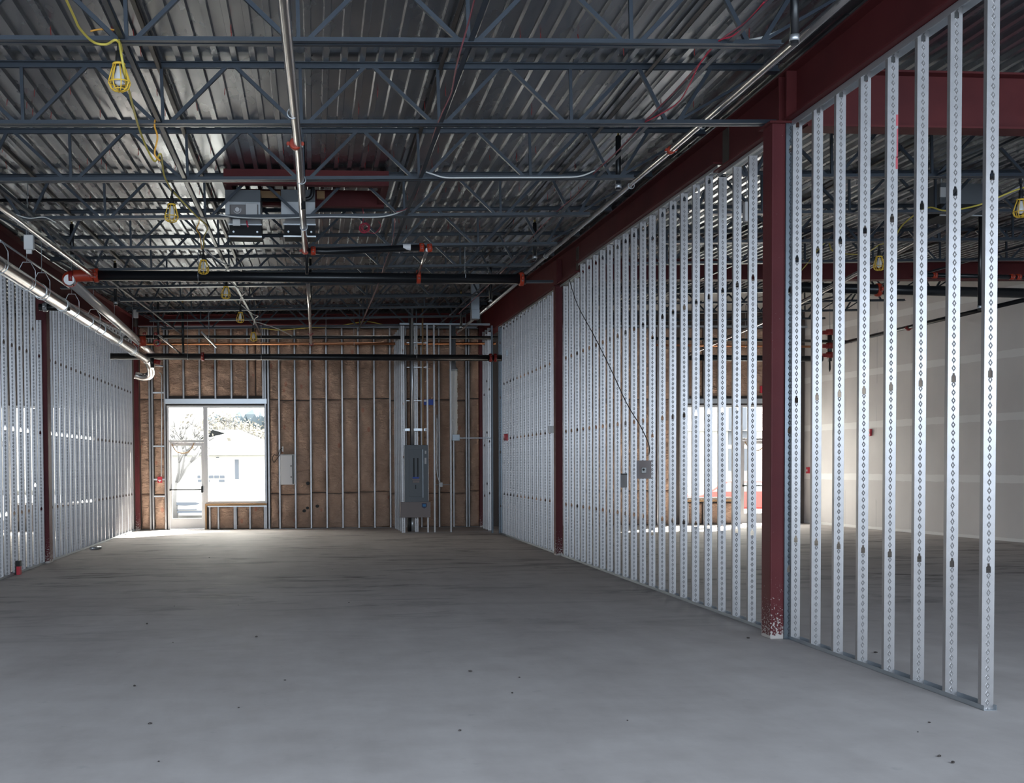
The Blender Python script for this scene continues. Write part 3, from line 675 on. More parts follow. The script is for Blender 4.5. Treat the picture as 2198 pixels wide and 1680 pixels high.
# ------------------------------------------------------------------ ceiling mounted air units in a red frame
YH = 13.9
f0, f1 = at(476, 395, Y=YH-.9), at(838, 395, Y=YH-.9)
root = empty('roof_curb_frame', ((f0.x+f1.x)/2, YH, 4.75), 'red steel opening frame around the two ceiling air units', 'steel frame'); P0 = root.location
zt = zb(0, YH)+JD-.012; 
for nm, a, b in (('frame_beam', (f0.x, YH-.65, zt-.17), (f1.x, YH-.55, zt)), ('frame_beam', (f0.x, YH+.30, zt-.20), (f1.x, YH+.40, zt)), ('frame_side', (f0.x, YH-.55, zt-.17), (f0.x+.08, YH+.30, zt)), ('frame_side', (f1.x-.08, YH-.55, zt-.17), (f1.x, YH+.30, zt))):
    mb = MB(); mb.box(Vector(a)-P0, Vector(b)-P0); mb.build(nm, 'red', root)
def air_unit(x0, x1, label, device):
    a, b = at(x0, 432, Y=YH-.35), at(x1, 467, Y=YH-.35)
    zt_, zb_ = a.z, b.z-.02
    root = empty('air_unit', ((a.x+b.x)/2, YH, zb_), label, 'air unit', 'ceiling air units'); w = (b.x-a.x)/2; h = zt_-zb_
    mb = MB(); mb.box((-w, -.35, 0), (w, .25, h)); mb.build('casing', 'hvac', root, bevel=.006)
    mb = MB(); mb.box((-w, -.34, h+.001), (w, .25, h+.14)); mb.build('upper_casing', 'grey', root)
    c, d = at(x0+12, 480, Y=YH+.1), at(x1, 503, Y=YH+.1)
    mb = MB(); z0 = -.15; mb.box((-w+.03, -.10, z0), (w-.0, .24, -.001)); mb.build('duct_collar', 'void', root)
    mb = MB()
    for (p_, q2) in (((-w+.02, -.115, z0-.012), (w+.005, -.095, z0+.004)), ((-w+.02, -.115, -.02), (w+.005, -.095, -.004))): mb.box(p_, q2)
    mb.build('collar_lip', 'galv', root)
    mb = MB(); mb.tube([(w-.05, -.105, z0+.05), (w-.05, -.12, z0+.05)], .012, 10); mb.tube([(-w+.08, -.105, z0+.05), (-w+.08, -.12, z0+.05)], .012, 10); mb.build('screw_head', 'galv', root)
    if device:
        mb = MB(); mb.box((-w+.055, -.372, .035), (w-.025, -.351, h-.04)); mb.box((-w+.065, -.385, .045), (.03, -.351, h-.045)); dv = mb.build('smoke_detector_housing', 'greyl', root, bevel=.005)
        mb = MB(); cx_ = -w+.065+(.03+w-.065)/2*.92
        mb.tube([(cx_, -.386, h*.5), (cx_, -.394, h*.5)], .026, 16); mb.build('detector_dome', 'white', dv)
        mb = MB(); mb.ring((cx_, -.388, h*.5), .042, .006, 'y', 20, 6, 200, 380); mb.build('detector_ring', 'white', dv)
        mb = MB(); mb.box((.035, -.395, .035), (w-.035, -.351, h-.03)); mb.build('control_cover', 'offwhite', root, bevel=.004)
        mb = MB(); mb.box((-.115, -.395, -.085), (-.03, -.37, .0)); mb.build('junction_box', 'offwhite', root)
        mb = MB(); mb.tube([(.045, -.36, -.02), (.05, -.365, -.06), (.06, -.36, -.095)], .009, 8); mb.build('red_pigtail', 'rcord', root)
    return root
air_unit(483, 559, 'ceiling air unit with a round smoke detector on its face', True)
air_unit(603, 677, 'plain ceiling air unit right of the middle shiny pipe', False)
for i, (x0, x1) in enumerate(((559, 602), (680, 697))):
    a, b = at(x0, 410, Y=YH), at(x1, 426, Y=YH); mb = MB(); mb.box((a.x, YH-.02, b.z), (b.x, YH+.05, a.z)); o = mb.build('wood_blocking', 'wood'); origin(o, (a.x, YH, b.z)); tag(o, 'short timber block %s' % ('between the two air units' if i == 0 else 'right of the second air unit'), 'timber block')
o = pipe('condensate_pipe', smooth_path([at(671, 385, Y=YH-.4), at(671, 412, Y=YH-.4), at(666, 424, Y=YH-.4), at(655, 428, Y=YH-.4)], 4), .024, 'black', 'black bent pipe dropping beside the second air unit')

# ------------------------------------------------------------------ work lights
def cage_light(label, group):
    root = empty('work_light', (0, 0, 0), label, 'work light', group)
    mb = MB(); mb.tube([(0, 0, .26), (0, 0, .20), (0, 0, .165), (0, 0, .16)], [.018, .022, .030, .022], 12); mb.tube([(0, 0, .26), (.01, 0, .33)], .012, 8); mb.build('socket', 'rubber', root)
    mb = MB(); mb.lathe([(.016, .165), (.018, .14), (.032, .10), (.036, .075), (.030, .05), (.014, .035), (.004, .032)], 16); mb.build('bulb', 'bulb', root)
    mb = MB(); R_ = [(.034, .175), (.050, .13), (.068, .07), (.070, .045), (.058, .015), (.034, .0), (.0, -.004)]
    for k in range(8):
        a = k*math.pi/4+.2; mb.tube([(r*math.cos(a), r*math.sin(a), z) for r, z in R_], .0042, 5)
    mb.ring((0, 0, .175), .036, .008, 'z', 20, 6); mb.ring((0, 0, .055), .071, .0045, 'z', 24, 5); mb.ring((0, 0, .008), .045, .004, 'z', 20, 5)
    mb.build('wire_cage', 'yellow', root); return root
proto = None
LG = 'yellow caged work lights'
BL = [(257, 195, -1.295, 'yellow caged work light hanging nearest the camera at upper left'), (368, 476, -1.46, 'second yellow caged work light from the camera in the left string'), (437, 588, -1.44, 'third yellow caged work light along the left string'), (484, 641, -1.33, 'fourth yellow caged work light along the left string'), (515, 692, -1.29, 'fifth yellow caged work light, in front of the back girder'), (545, 732, -1.20, 'last yellow caged work light, in front of the back wall insulation'), (1887, 580, None, 'yellow caged work light in the neighbouring hall between two near studs'), (2190, 466, None, 'yellow caged work light cut by the right edge of the picture')]
LP = []
HZ = {257: (77, 7.93), 368: (44, None), 437: (28, None)}
for x, y, X, lb in BL:
    if proto is None: proto = cage_light(lb, LG); o = proto
    else: o = copy_tree(proto); o['label'] = lb
    p = at(x, y, Z=4.04) if X is None else at(x, y, Z=4.06)
    o.location = p; LP.append(p)
    o.rotation_euler = (0, random.uniform(-.08, .08), random.uniform(0, 6))
def cord(name, pts, r, m, label, cat='cord', n=6, sm=6, group=None):
    mb = MB(); P0 = Vector(pts[0]); o = mb.tube([p-P0 for p in smooth_path(pts, sm)], r, n).build(name, m); o.location = P0; return tag(o, label, cat, group)
T = Vector((0, 0, .33))
cord('light_cord', [at(138, -10, Z=4.38), at(160, 38, Z=4.38), at(172, 62, Z=4.38), at(200, 90, Z=4.38), at(228, 95, Z=4.38), at(250, 86, Z=4.38), at(262, 110, Z=4.38), LP[0]+T, LP[0]+Vector((.035, .05, .1)), at(300, 280, Z=4.36), at(330, 345, Z=4.28), at(345, 330, Z=4.32), at(352, 375, Z=4.35), LP[1]+T], .0085, 'ycord', 'yellow cord feeding the two nearest caged work lights')
cord('tie_cord', [at(194, 67, Y=7.9), at(215, 63, Y=7.9), at(245, 64, Y=7.9)], .006, 'ocord', 'stiff orange tie sticking out beside the nearest joist')
cord('tie_cord', [at(256, 64, Y=7.9), at(258, 74, Y=7.88), at(250, 84, Y=7.9), at(256, 97, Y=7.9), at(261, 92, Y=7.9)], .006, 'ocord', 'orange tie looped round the nearest yellow cord')
cord('tie_cord', [at(333, 257, Y=9.7), at(332, 272, Y=9.7), at(338, 295, Y=9.7), at(332, 330, Y=9.72), at(344, 345, Y=9.72)], .008, 'ocord', 'twisted orange tie hanging below the second joist')
for i in range(1, 5):
    a, b = LP[i]+T, LP[i+1]+T; mid = (a+b)/2
    cord('light_cord', [a, a.lerp(b, .3)+Vector((.15, 0, -.06)), a.lerp(b, .6)+Vector((.18, 0, .02)), a.lerp(b, .85)+Vector((.06, 0, .06)), b], .0085, 'ycord' if i < 2 else 'wcord', '%s cord between the %s and %s caged lights at left' % ('yellow' if i < 2 else 'pale', ORD[i+1], ORD[i+2]), group='cords between the left work lights')
cord('tie_cord', [at(428, 466, Y=13.4), at(427, 478, Y=13.4), at(422, 492, Y=13.4), at(429, 505, Y=13.5), at(433, 535, Y=14)], .006, 'ocord', 'orange tie hanging below the fourth joist')
cord('extension_cord', [at(548, 702, Y=26.8), at(600, 708, Y=26.8), at(650, 704, Y=26.8), at(720, 700, Y=26.8), at(785, 690, Y=26.8), at(830, 698, Y=26.8), at(862, 698, Y=26.8)], .010, 'ycord', 'yellow cord draped along the head of the back wall')
cord('extension_cord', [at(545, 690, Y=24), at(565, 695, Y=24.3), at(600, 707, Y=25.2), at(627, 721, Y=25.9)], .010, 'wcord', 'white cord slanting down past the last caged light')
P6, P7 = LP[6]+T, LP[7]+T
cord('light_cord', [P6, at(1915, 515, Y=13.3), at(1940, 480, Y=12.8), at(1990, 446, Y=12.2), at(2030, 452, Y=11.9), at(2100, 440, Y=11.6), at(2180, 408, Y=11.4), at(2230, 395, Y=11.2)], .009, 'ycord', 'yellow cord of the neighbouring hall lights, drooping behind the studs')
cord('light_cord', [P6, at(1850, 545, Y=15.2), at(1790, 540, Y=16), at(1772, 520, Y=16.4), at(1720, 580, Y=17.5), at(1690, 600, Y=18)], .009, 'ycord', 'yellow cord continuing left behind the studs from the farther light')
# data cables
cord('data_cable', [at(1020, -8, Z=4.5), at(1008, 40, Z=4.48), at(998, 75, Z=4.46), at(988, 110, Z=4.42), at(978, 150, Z=4.45), at(968, 200, Z=4.46), at(950, 240, Z=4.45), at(932, 285, Z=4.47), at(920, 330, Z=4.47), at(902, 372, Z=4.47), at(896, 410, Z=4.5), at(876, 445, Z=4.48), at(850, 455, Z=4.48)], .006, 'pcord', 'pink cable wandering along the middle of the ceiling')
cord('data_cable', [at(848, 470, Z=4.48), at(842, 520, Z=4.49), at(828, 560, Z=4.5), at(815, 600, Z=4.52), at(800, 640, Z=4.55), at(778, 690, Z=4.6)], .006, 'pcord', 'pink cable farther back, sloping towards the back wall')
cord('data_cable', [at(1650, -5, Z=4.55), at(1600, 48, Z=4.55), at(1540, 92, Z=4.52), at(1490, 150, Z=4.56), at(1440, 205, Z=4.56), at(1385, 260, Z=4.52), at(1330, 320, Z=4.54), at(1275, 372, Z=4.53), at(1235, 420, Z=4.55), at(1200, 450, Z=4.56), at(1150, 500, Z=4.57), at(1100, 560, Z=4.58), at(1030, 630, Z=4.6), at(985, 672, Z=4.65)], .0075, 'pcord', 'long pink cable running near the right beam')
cord('data_cable', [at(1640, 5, Z=4.53), at(1580, 72, Z=4.50), at(1540, 90, Z=4.52), at(1500, 140, Z=4.48), at(1478, 185, Z=4.45), at(1450, 225, Z=4.48), at(1385, 262, Z=4.50)], .006, 'rcord', 'red cable twisted beside the long pink cable')
cord('conductor_cable', [at(914, 369, Y=11.5), at(930, 374, Y=11.5), at(955, 381, Y=11.5), at(1000, 381.5, Y=11.5), at(1100, 381, Y=11.5), at(1200, 380.5, Y=11.5), at(1245, 378, Y=11.5), at(1277, 366, Y=11.5)], .008, 'wcord', 'white cable lying along the third joist at right')
cord('conductor_cable', [at(470, 460, Y=13.3), at(520, 467, Y=13.3), at(600, 468, Y=13.3), at(700, 465, Y=13.3), at(800, 466, Y=13.3), at(840, 461, Y=13.3), at(872, 449, Y=13.3)], .008, 'wcord', 'white cable lying along the fourth joist near the air units')
cord('conductor_cable', [at(1578, 90, Y=8.15), at(1620, 84, Y=8.15), at(1660, 72, Y=8.15), at(1712, 45, Y=8.15), at(1790, 0, Y=8.15), at(1830, -20, Y=8.15)], .009, 'wcord', 'white cable curving up to the near right ceiling')
cord('red_loop_cable', [at(765, 405, Y=14.6), at(775, 430, Y=14.6), at(780, 460, Y=14.6), at(779, 478, Y=14.6)], .005, 'rcord', 'red cable dangling right of the air units')
mb = MB(); c = at(784, 489, Y=14.6)
for k in range(5): mb.ring((random.uniform(-.02, .02), 0, random.uniform(-.01, .01)), .055+random.uniform(-.015, .012), .005, 'y', 20, 5)
mb.tube([Vector(p)-c for p in smooth_path([at(790, 498, Y=14.6), at(805, 500, Y=14.6), at(817, 485, Y=14.6), at(812, 475, Y=14.6)], 5)], .004, 5)
o = mb.build('coiled_cable', 'rcord'); o.location = c; tag(o, 'small coil of red cable hanging right of the air units', 'cable coil')
cord('hanging_wire', [at(1222, 600, X=3.95), at(1240, 655, X=3.95), at(1275, 720, X=3.96), at(1310, 790, X=3.97), at(1345, 865, X=3.98), at(1375, 915, X=4.0), at(1393, 955, X=4.05), at(1393, 975, X=4.1)], .006, 'dcord', 'dark wire slanting across the studs to the grey switch plate')
cord('hanging_wire', [at(20, 455, Y=13.3), at(60, 468, Y=13.3), at(95, 466, Y=13.3), at(120, 478, Y=13.3)], .006, 'wcord', 'pale wire sagging along the joist at far left')

# white emergency boxes
def small_box(x0, y0, x1, y1, Y, d, name, m, label, cat, bevel=.01):
    a, b = at(x0, y0, Y=Y), at(x1, y1, Y=Y); mb = MB(); c = (a+b)/2; w, h = abs(b.x-a.x)/2, abs(a.z-b.z)/2
    mb.box((-w, 0, -h), (w, d, h)); o = mb.build(name, m, bevel=bevel); o.location = c; return tag(o, label, cat)
o = small_box(50, 503, 71, 535, 13.5, .08, 'wifi_access_box', 'offwhite', 'white plastic-wrapped box hanging at the left ceiling', 'box')
mb = MB(); mb.box((-.03, .02, -.13), (.03, .06, -.083)); mb.build('box_foot', 'offwhite', o)
mb = MB(); mb.tube([(-.01, .04, .08), (-.01, .04, .5)], .004, 6); mb.build('hanging_rod', 'track', o)
o = small_box(286, 664, 296, 682, 24.0, .08, 'white_ceiling_box', 'offwhite', 'small white box under the far end of the left beam', 'box')
mb = MB(); mb.tube([(0, .04, -.09), (0, .04, -.45)], .004, 6); mb.build('hanging_rod', 'track', o)

# ------------------------------------------------------------------ back wall: studs, batts, window, door
YS = YB-.092
bw = [at(x, 1000, Y=YS).x for x in (322, 328, 354)] ; 
full = [('narrow bay left', 322), ('pair', 328), ('door jamb', 354.5), ('window jamb', 570.5), ('pair', 577), ('', 600), ('', 634), ('', 667.5), ('', 701.5), ('', 735.5), ('', 770), ('', 804), ('', 838), ('', 872), ('', 905), ('', 943), ('', 974), ('', 1001.5), ('', 1007)]
lbs = ['left stud of the pair left of the door', 'right stud of the pair left of the door', 'stud framing the left side of the door', 'stud framing the right side of the window', 'outer stud doubled beside the window', 'stud immediately left of the white wall cabinet', 'stud immediately right of the white wall cabinet', 'second stud right of the white wall cabinet', 'third stud right of the white wall cabinet', 'fourth stud right of the white wall cabinet', 'fifth stud right of the white wall cabinet', 'sixth stud right of the white wall cabinet', 'last back wall stud before the grey electrical chase', 'back wall stud behind the grey electrical panel', 'back wall stud just right of the grey panel', 'back wall stud left of the foil duct', 'back wall stud behind the foil duct', 'left one of the paired studs at the back right', 'right one of the paired studs at the back right']
BG = 'thin galvanized studs of the back wall'
HB = 4.93
def bstud(x, z0, h, lb, g):
    X = at(x, 1000, Y=YS).x
    return stud(X-.017, YS+.090, h, 1.0, lb, g, rz=math.radians(-90), z=z0, w=.088, hole=False, sgn=1)
# local x runs towards -Y (towards the room), local +y towards +X
for (n_, x), lb in zip(full, lbs): bstud(x, .002, HB, 'back wall '+lb if not lb.startswith('back') and not lb.startswith('last') else lb, BG)
for i, x in enumerate((361.5, 395.5, 430, 463.8, 498.3, 532.6, 566)):
    bstud(x, 3.20, HB-3.20, 'short cripple stud over the door and window, %s from the left' % ORD[i+1], 'short cripple studs over the window')
for i, x in enumerate((449, 467.5, 502, 505.5, 535.5, 567)):
    bstud(x, .002, .55, 'short stud under the window, %s from the left' % ORD[i+1], 'short studs under the window')
def bx(name, a, b, m, label, cat, bevel=0):
    mb = MB(); mb.box(a, b); o = mb.build(name, m, bevel=bevel); origin(o, ((a[0]+b[0])/2, (a[1]+b[1])/2, a[2])); return tag(o, label, cat)
XLC, XRC = at(300, 1000, Y=YS).x, at(1028, 1000, Y=YS).x
bx('head_plate', (XLC, YS-.004, HB+.004), (XRC+.1, YB-.01, HB+.055), 'track', 'grey plate along the head of the back wall', 'track')
bx('sill_plate', (XLC, YS-.004, 0), (-3.62, YB-.01, .0015), 'galv', 'floor track left of the door', 'track')
bx('sill_plate', (-1.16, YS-.004, 0), (XRC, YB-.01, .0015), 'galv', 'pale floor track right of the window', 'track')
bx('window_header', (-3.60, YS-.008, 3.07), (-1.14, YB-.01, 3.19), 'galv', 'wide galvanized header over door and window', 'header')
bx('window_sill_board', (-2.66, YS-.01, .575), (-1.16, YB-.01, .625), 'wood', 'raw timber board under the window', 'timber board')
bx('sill_track', (-2.60, YS-.006, .545), (-1.16, YB-.012, .572), 'galv', 'galvanized track under the timber sill board', 'track')
bx('jack_board', (-2.66, YS-.01, 0), (-2.62, YB-.01, .57), 'wood', 'upright timber between door and window framing', 'timber board')
for i, (z, x0, x1) in enumerate(((3.32, 329.5, 353), (2.02, 329.5, 353), (1.21, 329.5, 353), (.80, 329.5, 353))):
    a = at(x0, 1000, Y=YS).x; b = at(x1, 1000, Y=YS).x
    bx('blocking_strip', (a, YS-.006, z), (b, YS+.004, z+.035), 'galv', 'horizontal metal strip left of the door, %s from the top' % ORD[i+1], 'metal strip')
# batts
rb_ = random.Random(5)
def wr(x, z, s_):
    a = mnoise.noise(Vector((x*3.5+s_, s_*2, z*7))); b = mnoise.noise(Vector((x*9+s_, 5, z*22)))
    return .013*(1-abs(a)*3) + .006*b
def batt(x0, x1, z0, z1, label, group, puff=.075, deep=.075):
    nx, nz = 14, max(8, int((z1-z0)/.045)); mb = MB(); g = []
    ph, ph2 = rb_.uniform(0, 9), rb_.uniform(0, 9)
    for k in range(nz+1):
        row = []
        for i in range(nx+1):
            u, v = i/nx, k/nz
            e = (1-(2*u-1)**4)*(1-(2*v-1)**10)
            p = puff*e*(.65+.25*math.sin(ph+v*(z1-z0)*3.1+u*2)+.2*math.sin(ph2+v*(z1-z0)*7.3-u*4)) + wr(x0+(x1-x0)*u, z0+(z1-z0)*v, ph)*e
            row.append(mb.bm.verts.new((x0+(x1-x0)*u, YS+deep-p, z0+(z1-z0)*v)))
        g.append(row)
    for k in range(nz):
        for i in range(nx): f = mb.bm.faces.new((g[k][i], g[k][i+1], g[k+1][i+1], g[k+1][i])); f.smooth = True
    back = [mb.bm.verts.new(c) for c in ((x0, YB+.01, z0), (x1, YB+.01, z0), (x1, YB+.01, z1), (x0, YB+.01, z1))]
    mb.bm.faces.new(back)
    mb.bm.faces.new([back[0], back[1]]+[g[0][i] for i in range(nx, -1, -1)]); mb.bm.faces.new([back[3], back[2]]+[g[nz][i] for i in range(nx, -1, -1)])
    mb.bm.faces.new([back[0], back[3]]+[g[k][0] for k in range(nz, -1, -1)]); mb.bm.faces.new([back[1], back[2]]+[g[k][nx] for k in range(nz, -1, -1)])
    o = mb.build('insulation_batt', 'kraft'); origin(o, ((x0+x1)/2, YB-.05, z0)); return tag(o, label, 'insulation batt', group)
def bX(x): return at(x, 1000, Y=YS).x
bays = [(300, 322, 'between the back left column and the paired studs'), (329, 354, 'behind the red alarm station'), (578, 600, 'right beside the window'), (600, 634, 'behind the white wall cabinet'), (634, 667.5, 'one bay right of the white cabinet'), (667.5, 701.5, 'two bays right of the white cabinet'), (701.5, 735.5, 'three bays right of the white cabinet'), (735.5, 770, 'four bays right of the white cabinet'), (770, 804, 'five bays right of the white cabinet'), (804, 838, 'six bays right of the white cabinet'), (838, 872, 'left behind the grey panel chase'), (872, 905, 'behind the grey panel'), (905, 943, 'right of the grey panel'), (943, 974, 'left of the foil duct'), (974, 1001.5, 'right of the foil duct'), (1008, 1030, 'beside the back right column')]
G3 = 'brown kraft faced insulation batts of the back wall'
for x0, x1, w in bays:
    a, b = bX(x0)+.02, bX(x1)-.018
    ofs = rb_.uniform(-.04, .04)
    for z0, z1, nm in ((.012, .86+ofs, 'lowest'), (.875+ofs, 3.17+ofs, 'middle'), (3.19+ofs, HB-.01, 'top')):
        batt(a, b, z0, z1, '%s brown kraft batt %s' % (nm, w), G3)
wx = [361.5, 395.5, 430, 463.8, 498.3, 532.6, 566]
for i in range(6):
    a, b = bX(wx[i])+.02, bX(wx[i+1])-.018
    if i == 5: batt(a, a+.17, 3.26, HB-.01, 'narrow brown roll batt over the window, left one', G3); batt(a+.19, b, 3.26, HB-.01, 'narrow brown roll batt over the window, right one', G3)
    else: batt(a, b, 3.26, HB-.01, 'brown kraft batt over the door and window, %s from the left' % ORD[i+1], G3)
wx = [449, 467.5, 502, 505.5, 535.5, 567]
for i, (a, b) in enumerate(((449, 467.5), (467.5, 502), (505.5, 535.5), (535.5, 567))):
    batt(bX(a)+.018, bX(b)-.02, .012, .54, 'small brown batt under the window, %s from the left' % ORD[i+1], G3, puff=.04)

def storefront(x0, x1, xm, door_left, n, zlow=.63, ztop=3.03, ztr=2.13):
    y = YB-.02; fr_ = .055
    dx0, dx1 = (x0, xm) if door_left else (xm, x1); wx0, wx1 = (xm, x1) if door_left else (x0, xm)
    # window with fixed light
    w = empty('window_%d' % n, (wx0, y, zlow), None, None); w['kind'] = 'structure'; P0 = w.location
    mb = MB()
    for a, b in (((wx0, y, zlow), (wx0+fr_, y+.11, ztop)), ((wx1-fr_, y, zlow), (wx1, y+.11, ztop)), ((wx0+fr_, y, zlow), (wx1-fr_, y+.11, zlow+fr_)), ((wx0+fr_, y, ztop-fr_), (wx1-fr_, y+.11, ztop))): mb.box(Vector(a)-P0, Vector(b)-P0)
    mb.build('window_frame', 'alu', w, bevel=.003)
    mb = MB(); mb.box((fr_, .05, fr_), (wx1-wx0-fr_, .056, ztop-zlow-fr_)); mb.build('window_pane', 'glass', w)
    d = empty('door_%d' % n, (dx0, y, 0), None, None); d['kind'] = 'structure'; P0 = d.location; L = dx1-dx0
    mb = MB(); f2 = .05
    for a, b in (((0, 0, 0), (f2, .11, ztop)), ((L-f2, 0, 0), (L, .11, ztop)), ((f2, 0, ztop-f2), (L-f2, .11, ztop)), ((f2, 0, ztr), (L-f2, .11, ztr+.06))): mb.box(a, b)
    mb.build('door_frame', 'alu', d, bevel=.003)
    mb = MB(); mb.box((f2, .05, ztr+.06), (L-f2, .056, ztop-f2)); mb.build('transom_pane', 'glass', d)
    mb = MB(); s_ = .055; a, b = f2+.005, L-f2-.005
    for p, q2 in (((a, .03, .012), (b, .075, .27)), ((a, .03, ztr-.085), (b, .075, ztr-.01)), ((a, .03, .27), (a+s_, .075, ztr-.085)), ((b-s_, .03, .27), (b, .075, ztr-.085))): mb.box(p, q2)
    leaf = mb.build('door_leaf', 'alu', d, bevel=.003)
    mb = MB(); mb.box((a+s_, .05, .27), (b-s_, .056, ztr-.085)); mb.build('door_pane', 'glass', leaf)
    mb = MB(); mb.tube([(a+.01, -.02, .975), (b-.05, -.02, .975)], .016, 10); mb.box((b-.06, -.035, .90), (b-.02, .03, 1.06)); mb.box((a+.0, -.035, .95), (a+.025, .03, 1.0)); mb.build('push_bar', 'rubber', leaf)
    mb = MB(); mb.box((a+.06, -.03, ztr+.0), (a+.30, .0, ztr+.045)); mb.tube([(a+.18, -.02, ztr-.01), (a+.18, -.02, ztr-.06)], .02, 10); mb.build('door_closer', 'white', leaf)
    mb = MB(); mb.tube(smooth_path([(a+.06, -.01, ztr-.03), (a+.14, -.02, ztr-.18), (a+.26, -.03, ztr-.255), (a+.42, -.03, ztr-.25), (a+.52, -.02, ztr-.17), (a+.60, -.01, ztr-.02)], 5), .012, 8); mb.build('door_chain', 'wood', leaf)
storefront(-3.57, -1.15, -2.64, True, 1)
storefront(9.42, 11.9, 10.86, False, 2)
storefront(-8.4, -5.3, -7.3, True, 3)
# right hall back wall framing (simple, seen through the studs)
rxs = [5.0+.4064*i for i in range(11)] + [11.95, 12.36]
for i, X in enumerate(rxs):
    stud(X, YS+.090, HB+.05, 1, 'neighbouring hall back wall stud, %s from the left' % ORD[i+1], 'neighbouring hall back wall studs', rz=math.radians(-90), w=.088, hole=False)
for i, X in enumerate((9.45, 9.86, 10.26, 10.67, 11.08, 11.48)):
    stud(X, YS+.090, HB+.05-3.2, 1, 'cripple stud over the neighbouring hall window, %s from the left' % ORD[i+1], 'cripple studs over the neighbouring window', rz=math.radians(-90), w=.088, hole=False, z=3.2)
for i, X in enumerate((9.45, 9.86, 10.0, 10.30, 10.36, 10.80)):
    stud(X, YS+.090, .54, 1, 'short stud under the neighbouring hall window, %s from the left' % ORD[i+1], 'short studs under the neighbouring window', rz=math.radians(-90), w=.088, hole=False)
bx('window_header', (9.40, YS-.008, 3.07), (11.92, YB-.01, 3.19), 'galv', 'wide header over the neighbouring hall window', 'header')
bx('window_sill_board', (9.42, YS-.01, .575), (10.84, YB-.01, .625), 'wood', 'timber board under the neighbouring hall window', 'timber board')
bx('sill_plate', (4.6, YS-.004, 0), (10.84, YB-.01, .0015), 'galv', 'floor track of the neighbouring hall back wall', 'track')
bx('head_plate', (4.5, YS-.004, HB+.06), (13.1, YB-.01, HB+.11), 'track', 'plate along the head of the neighbouring back wall', 'track')
for i in range(10):
    a, b = rxs[i]+.036, rxs[i+1]-.002
    for z0, z1, nm in ((.012, .86, 'lowest'), (.875, 3.17, 'middle'), (3.19, HB+.04, 'top')):
        batt(a, b, z0, z1, '%s kraft batt of the neighbouring back wall, %s bay from the left' % (nm, ORD[i+1]), 'kraft batts of the neighbouring back wall')
for i, (a, b) in enumerate(((9.49, 9.85), (9.90, 10.25), (10.30, 10.66), (10.71, 11.07), (11.12, 11.47), (11.52, 11.86))):
    batt(a, b, 3.26, HB+.04, 'kraft batt over the neighbouring window, %s from the left' % ORD[i+1], 'kraft batts of the neighbouring back wall')
for i, (a, b) in enumerate(((9.49, 9.85), (10.04, 10.29), (10.40, 10.79))):
    batt(a, b, .012, .54, 'kraft batt under the neighbouring window, %s from the left' % ORD[i+1], 'kraft batts of the neighbouring back wall', puff=.03)

# wall cabinet, alarm, conduits
c0, c1 = at(602, 975, Y=YS-.10), at(633, 1040, Y=YS-.10)
root = empty('wall_cabinet', ((c0.x+c1.x)/2, YS-.05, c1.z), 'white metal wall cabinet mounted between back wall studs', 'cabinet'); w = (c1.x-c0.x)/2; h = c0.z-c1.z
mb = MB(); mb.box((-w, -.05, 0), (w, .04, h)); mb.build('cabinet_body', 'offwhite', root, bevel=.004)
mb = MB(); mb.box((-w+.02, -.062, .02), (w-.06, -.052, h-.02)); d = mb.build('cabinet_door', 'white', root, bevel=.003)
mb = MB(); mb.box((w-.055, -.055, .02), (w-.03, -.051, h-.02)); mb.build('door_gap', 'rubber', root)
mb = MB()
for z in (.19, .46): mb.tube([(w-.09, -.063, z), (w-.09, -.075, z)], .016, 10)
mb.build('latch', 'rubber', d)
cord('looped_wire', [at(601, 975, Y=YS-.05), at(594, 985, Y=YS-.05), at(588, 992, Y=YS-.05), at(585, 985, Y=YS-.05), at(588, 976, Y=YS-.05), at(596, 977, Y=YS-.05), at(601, 965, Y=YS-.05), at(606, 962, Y=YS-.05)], .008, 'dcord', 'dark wire looped left of the white wall cabinet')
small_box(605, 958, 608.5, 969, YS-.05, .03, 'wall_bracket', 'white', 'tiny white bracket above the white cabinet', 'bracket', .002)
root = empty('fire_alarm_station', at(343, 1036, Y=YS-.06), 'red fire alarm pull station left of the door', 'fire alarm')
mb = MB(); mb.box((-.055, 0, 0), (.055, .05, .15)); mb.build('housing', 'sred', root, bevel=.006)
mb = MB(); mb.box((-.035, -.006, .045), (.035, 0, .075)); mb.box((-.01, -.008, .02), (.01, 0, .06)); mb.build('pull_handle', 'white', root)
cord('alarm_conduit', [at(341, 799, Y=YS-.04), at(346, 805, Y=YS-.04), at(347, 830, Y=YS-.04), at(346.5, 950, Y=YS-.04), at(346, 1024, Y=YS-.04)], .012, 'galv', 'thin conduit dropping to the red pull station', 'conduit', 8)
bx('gap_shade_strip', (bX(505)-.0, YS+.05, .1), (bX(506.5)+.02, YS+.06, .5), 'rubber', 'black strip standing in for the shaded gap between the paired studs under the window', 'gap')  # black strip stands in for the shade between the two studs
for i, (x, y, s_) in enumerate(((661, 1037, .05), (660, 1090, .04), (653, 1096, .045), (681, 1086, .045))):
    p = at(x, y, Y=YS-.03); mb = MB(); mb.ball((0, 0, 0), s_, 2, (1, .12, .9)); o = mb.build('batt_tear', 'rubber'); o.location = p
    tag(o, 'small black patch on the lower insulation, %s one' % ('highest' if i == 0 else ['', 'upper of the lower pair', 'lower left', 'rightmost'][i]), 'patch', 'black patches on the insulation')

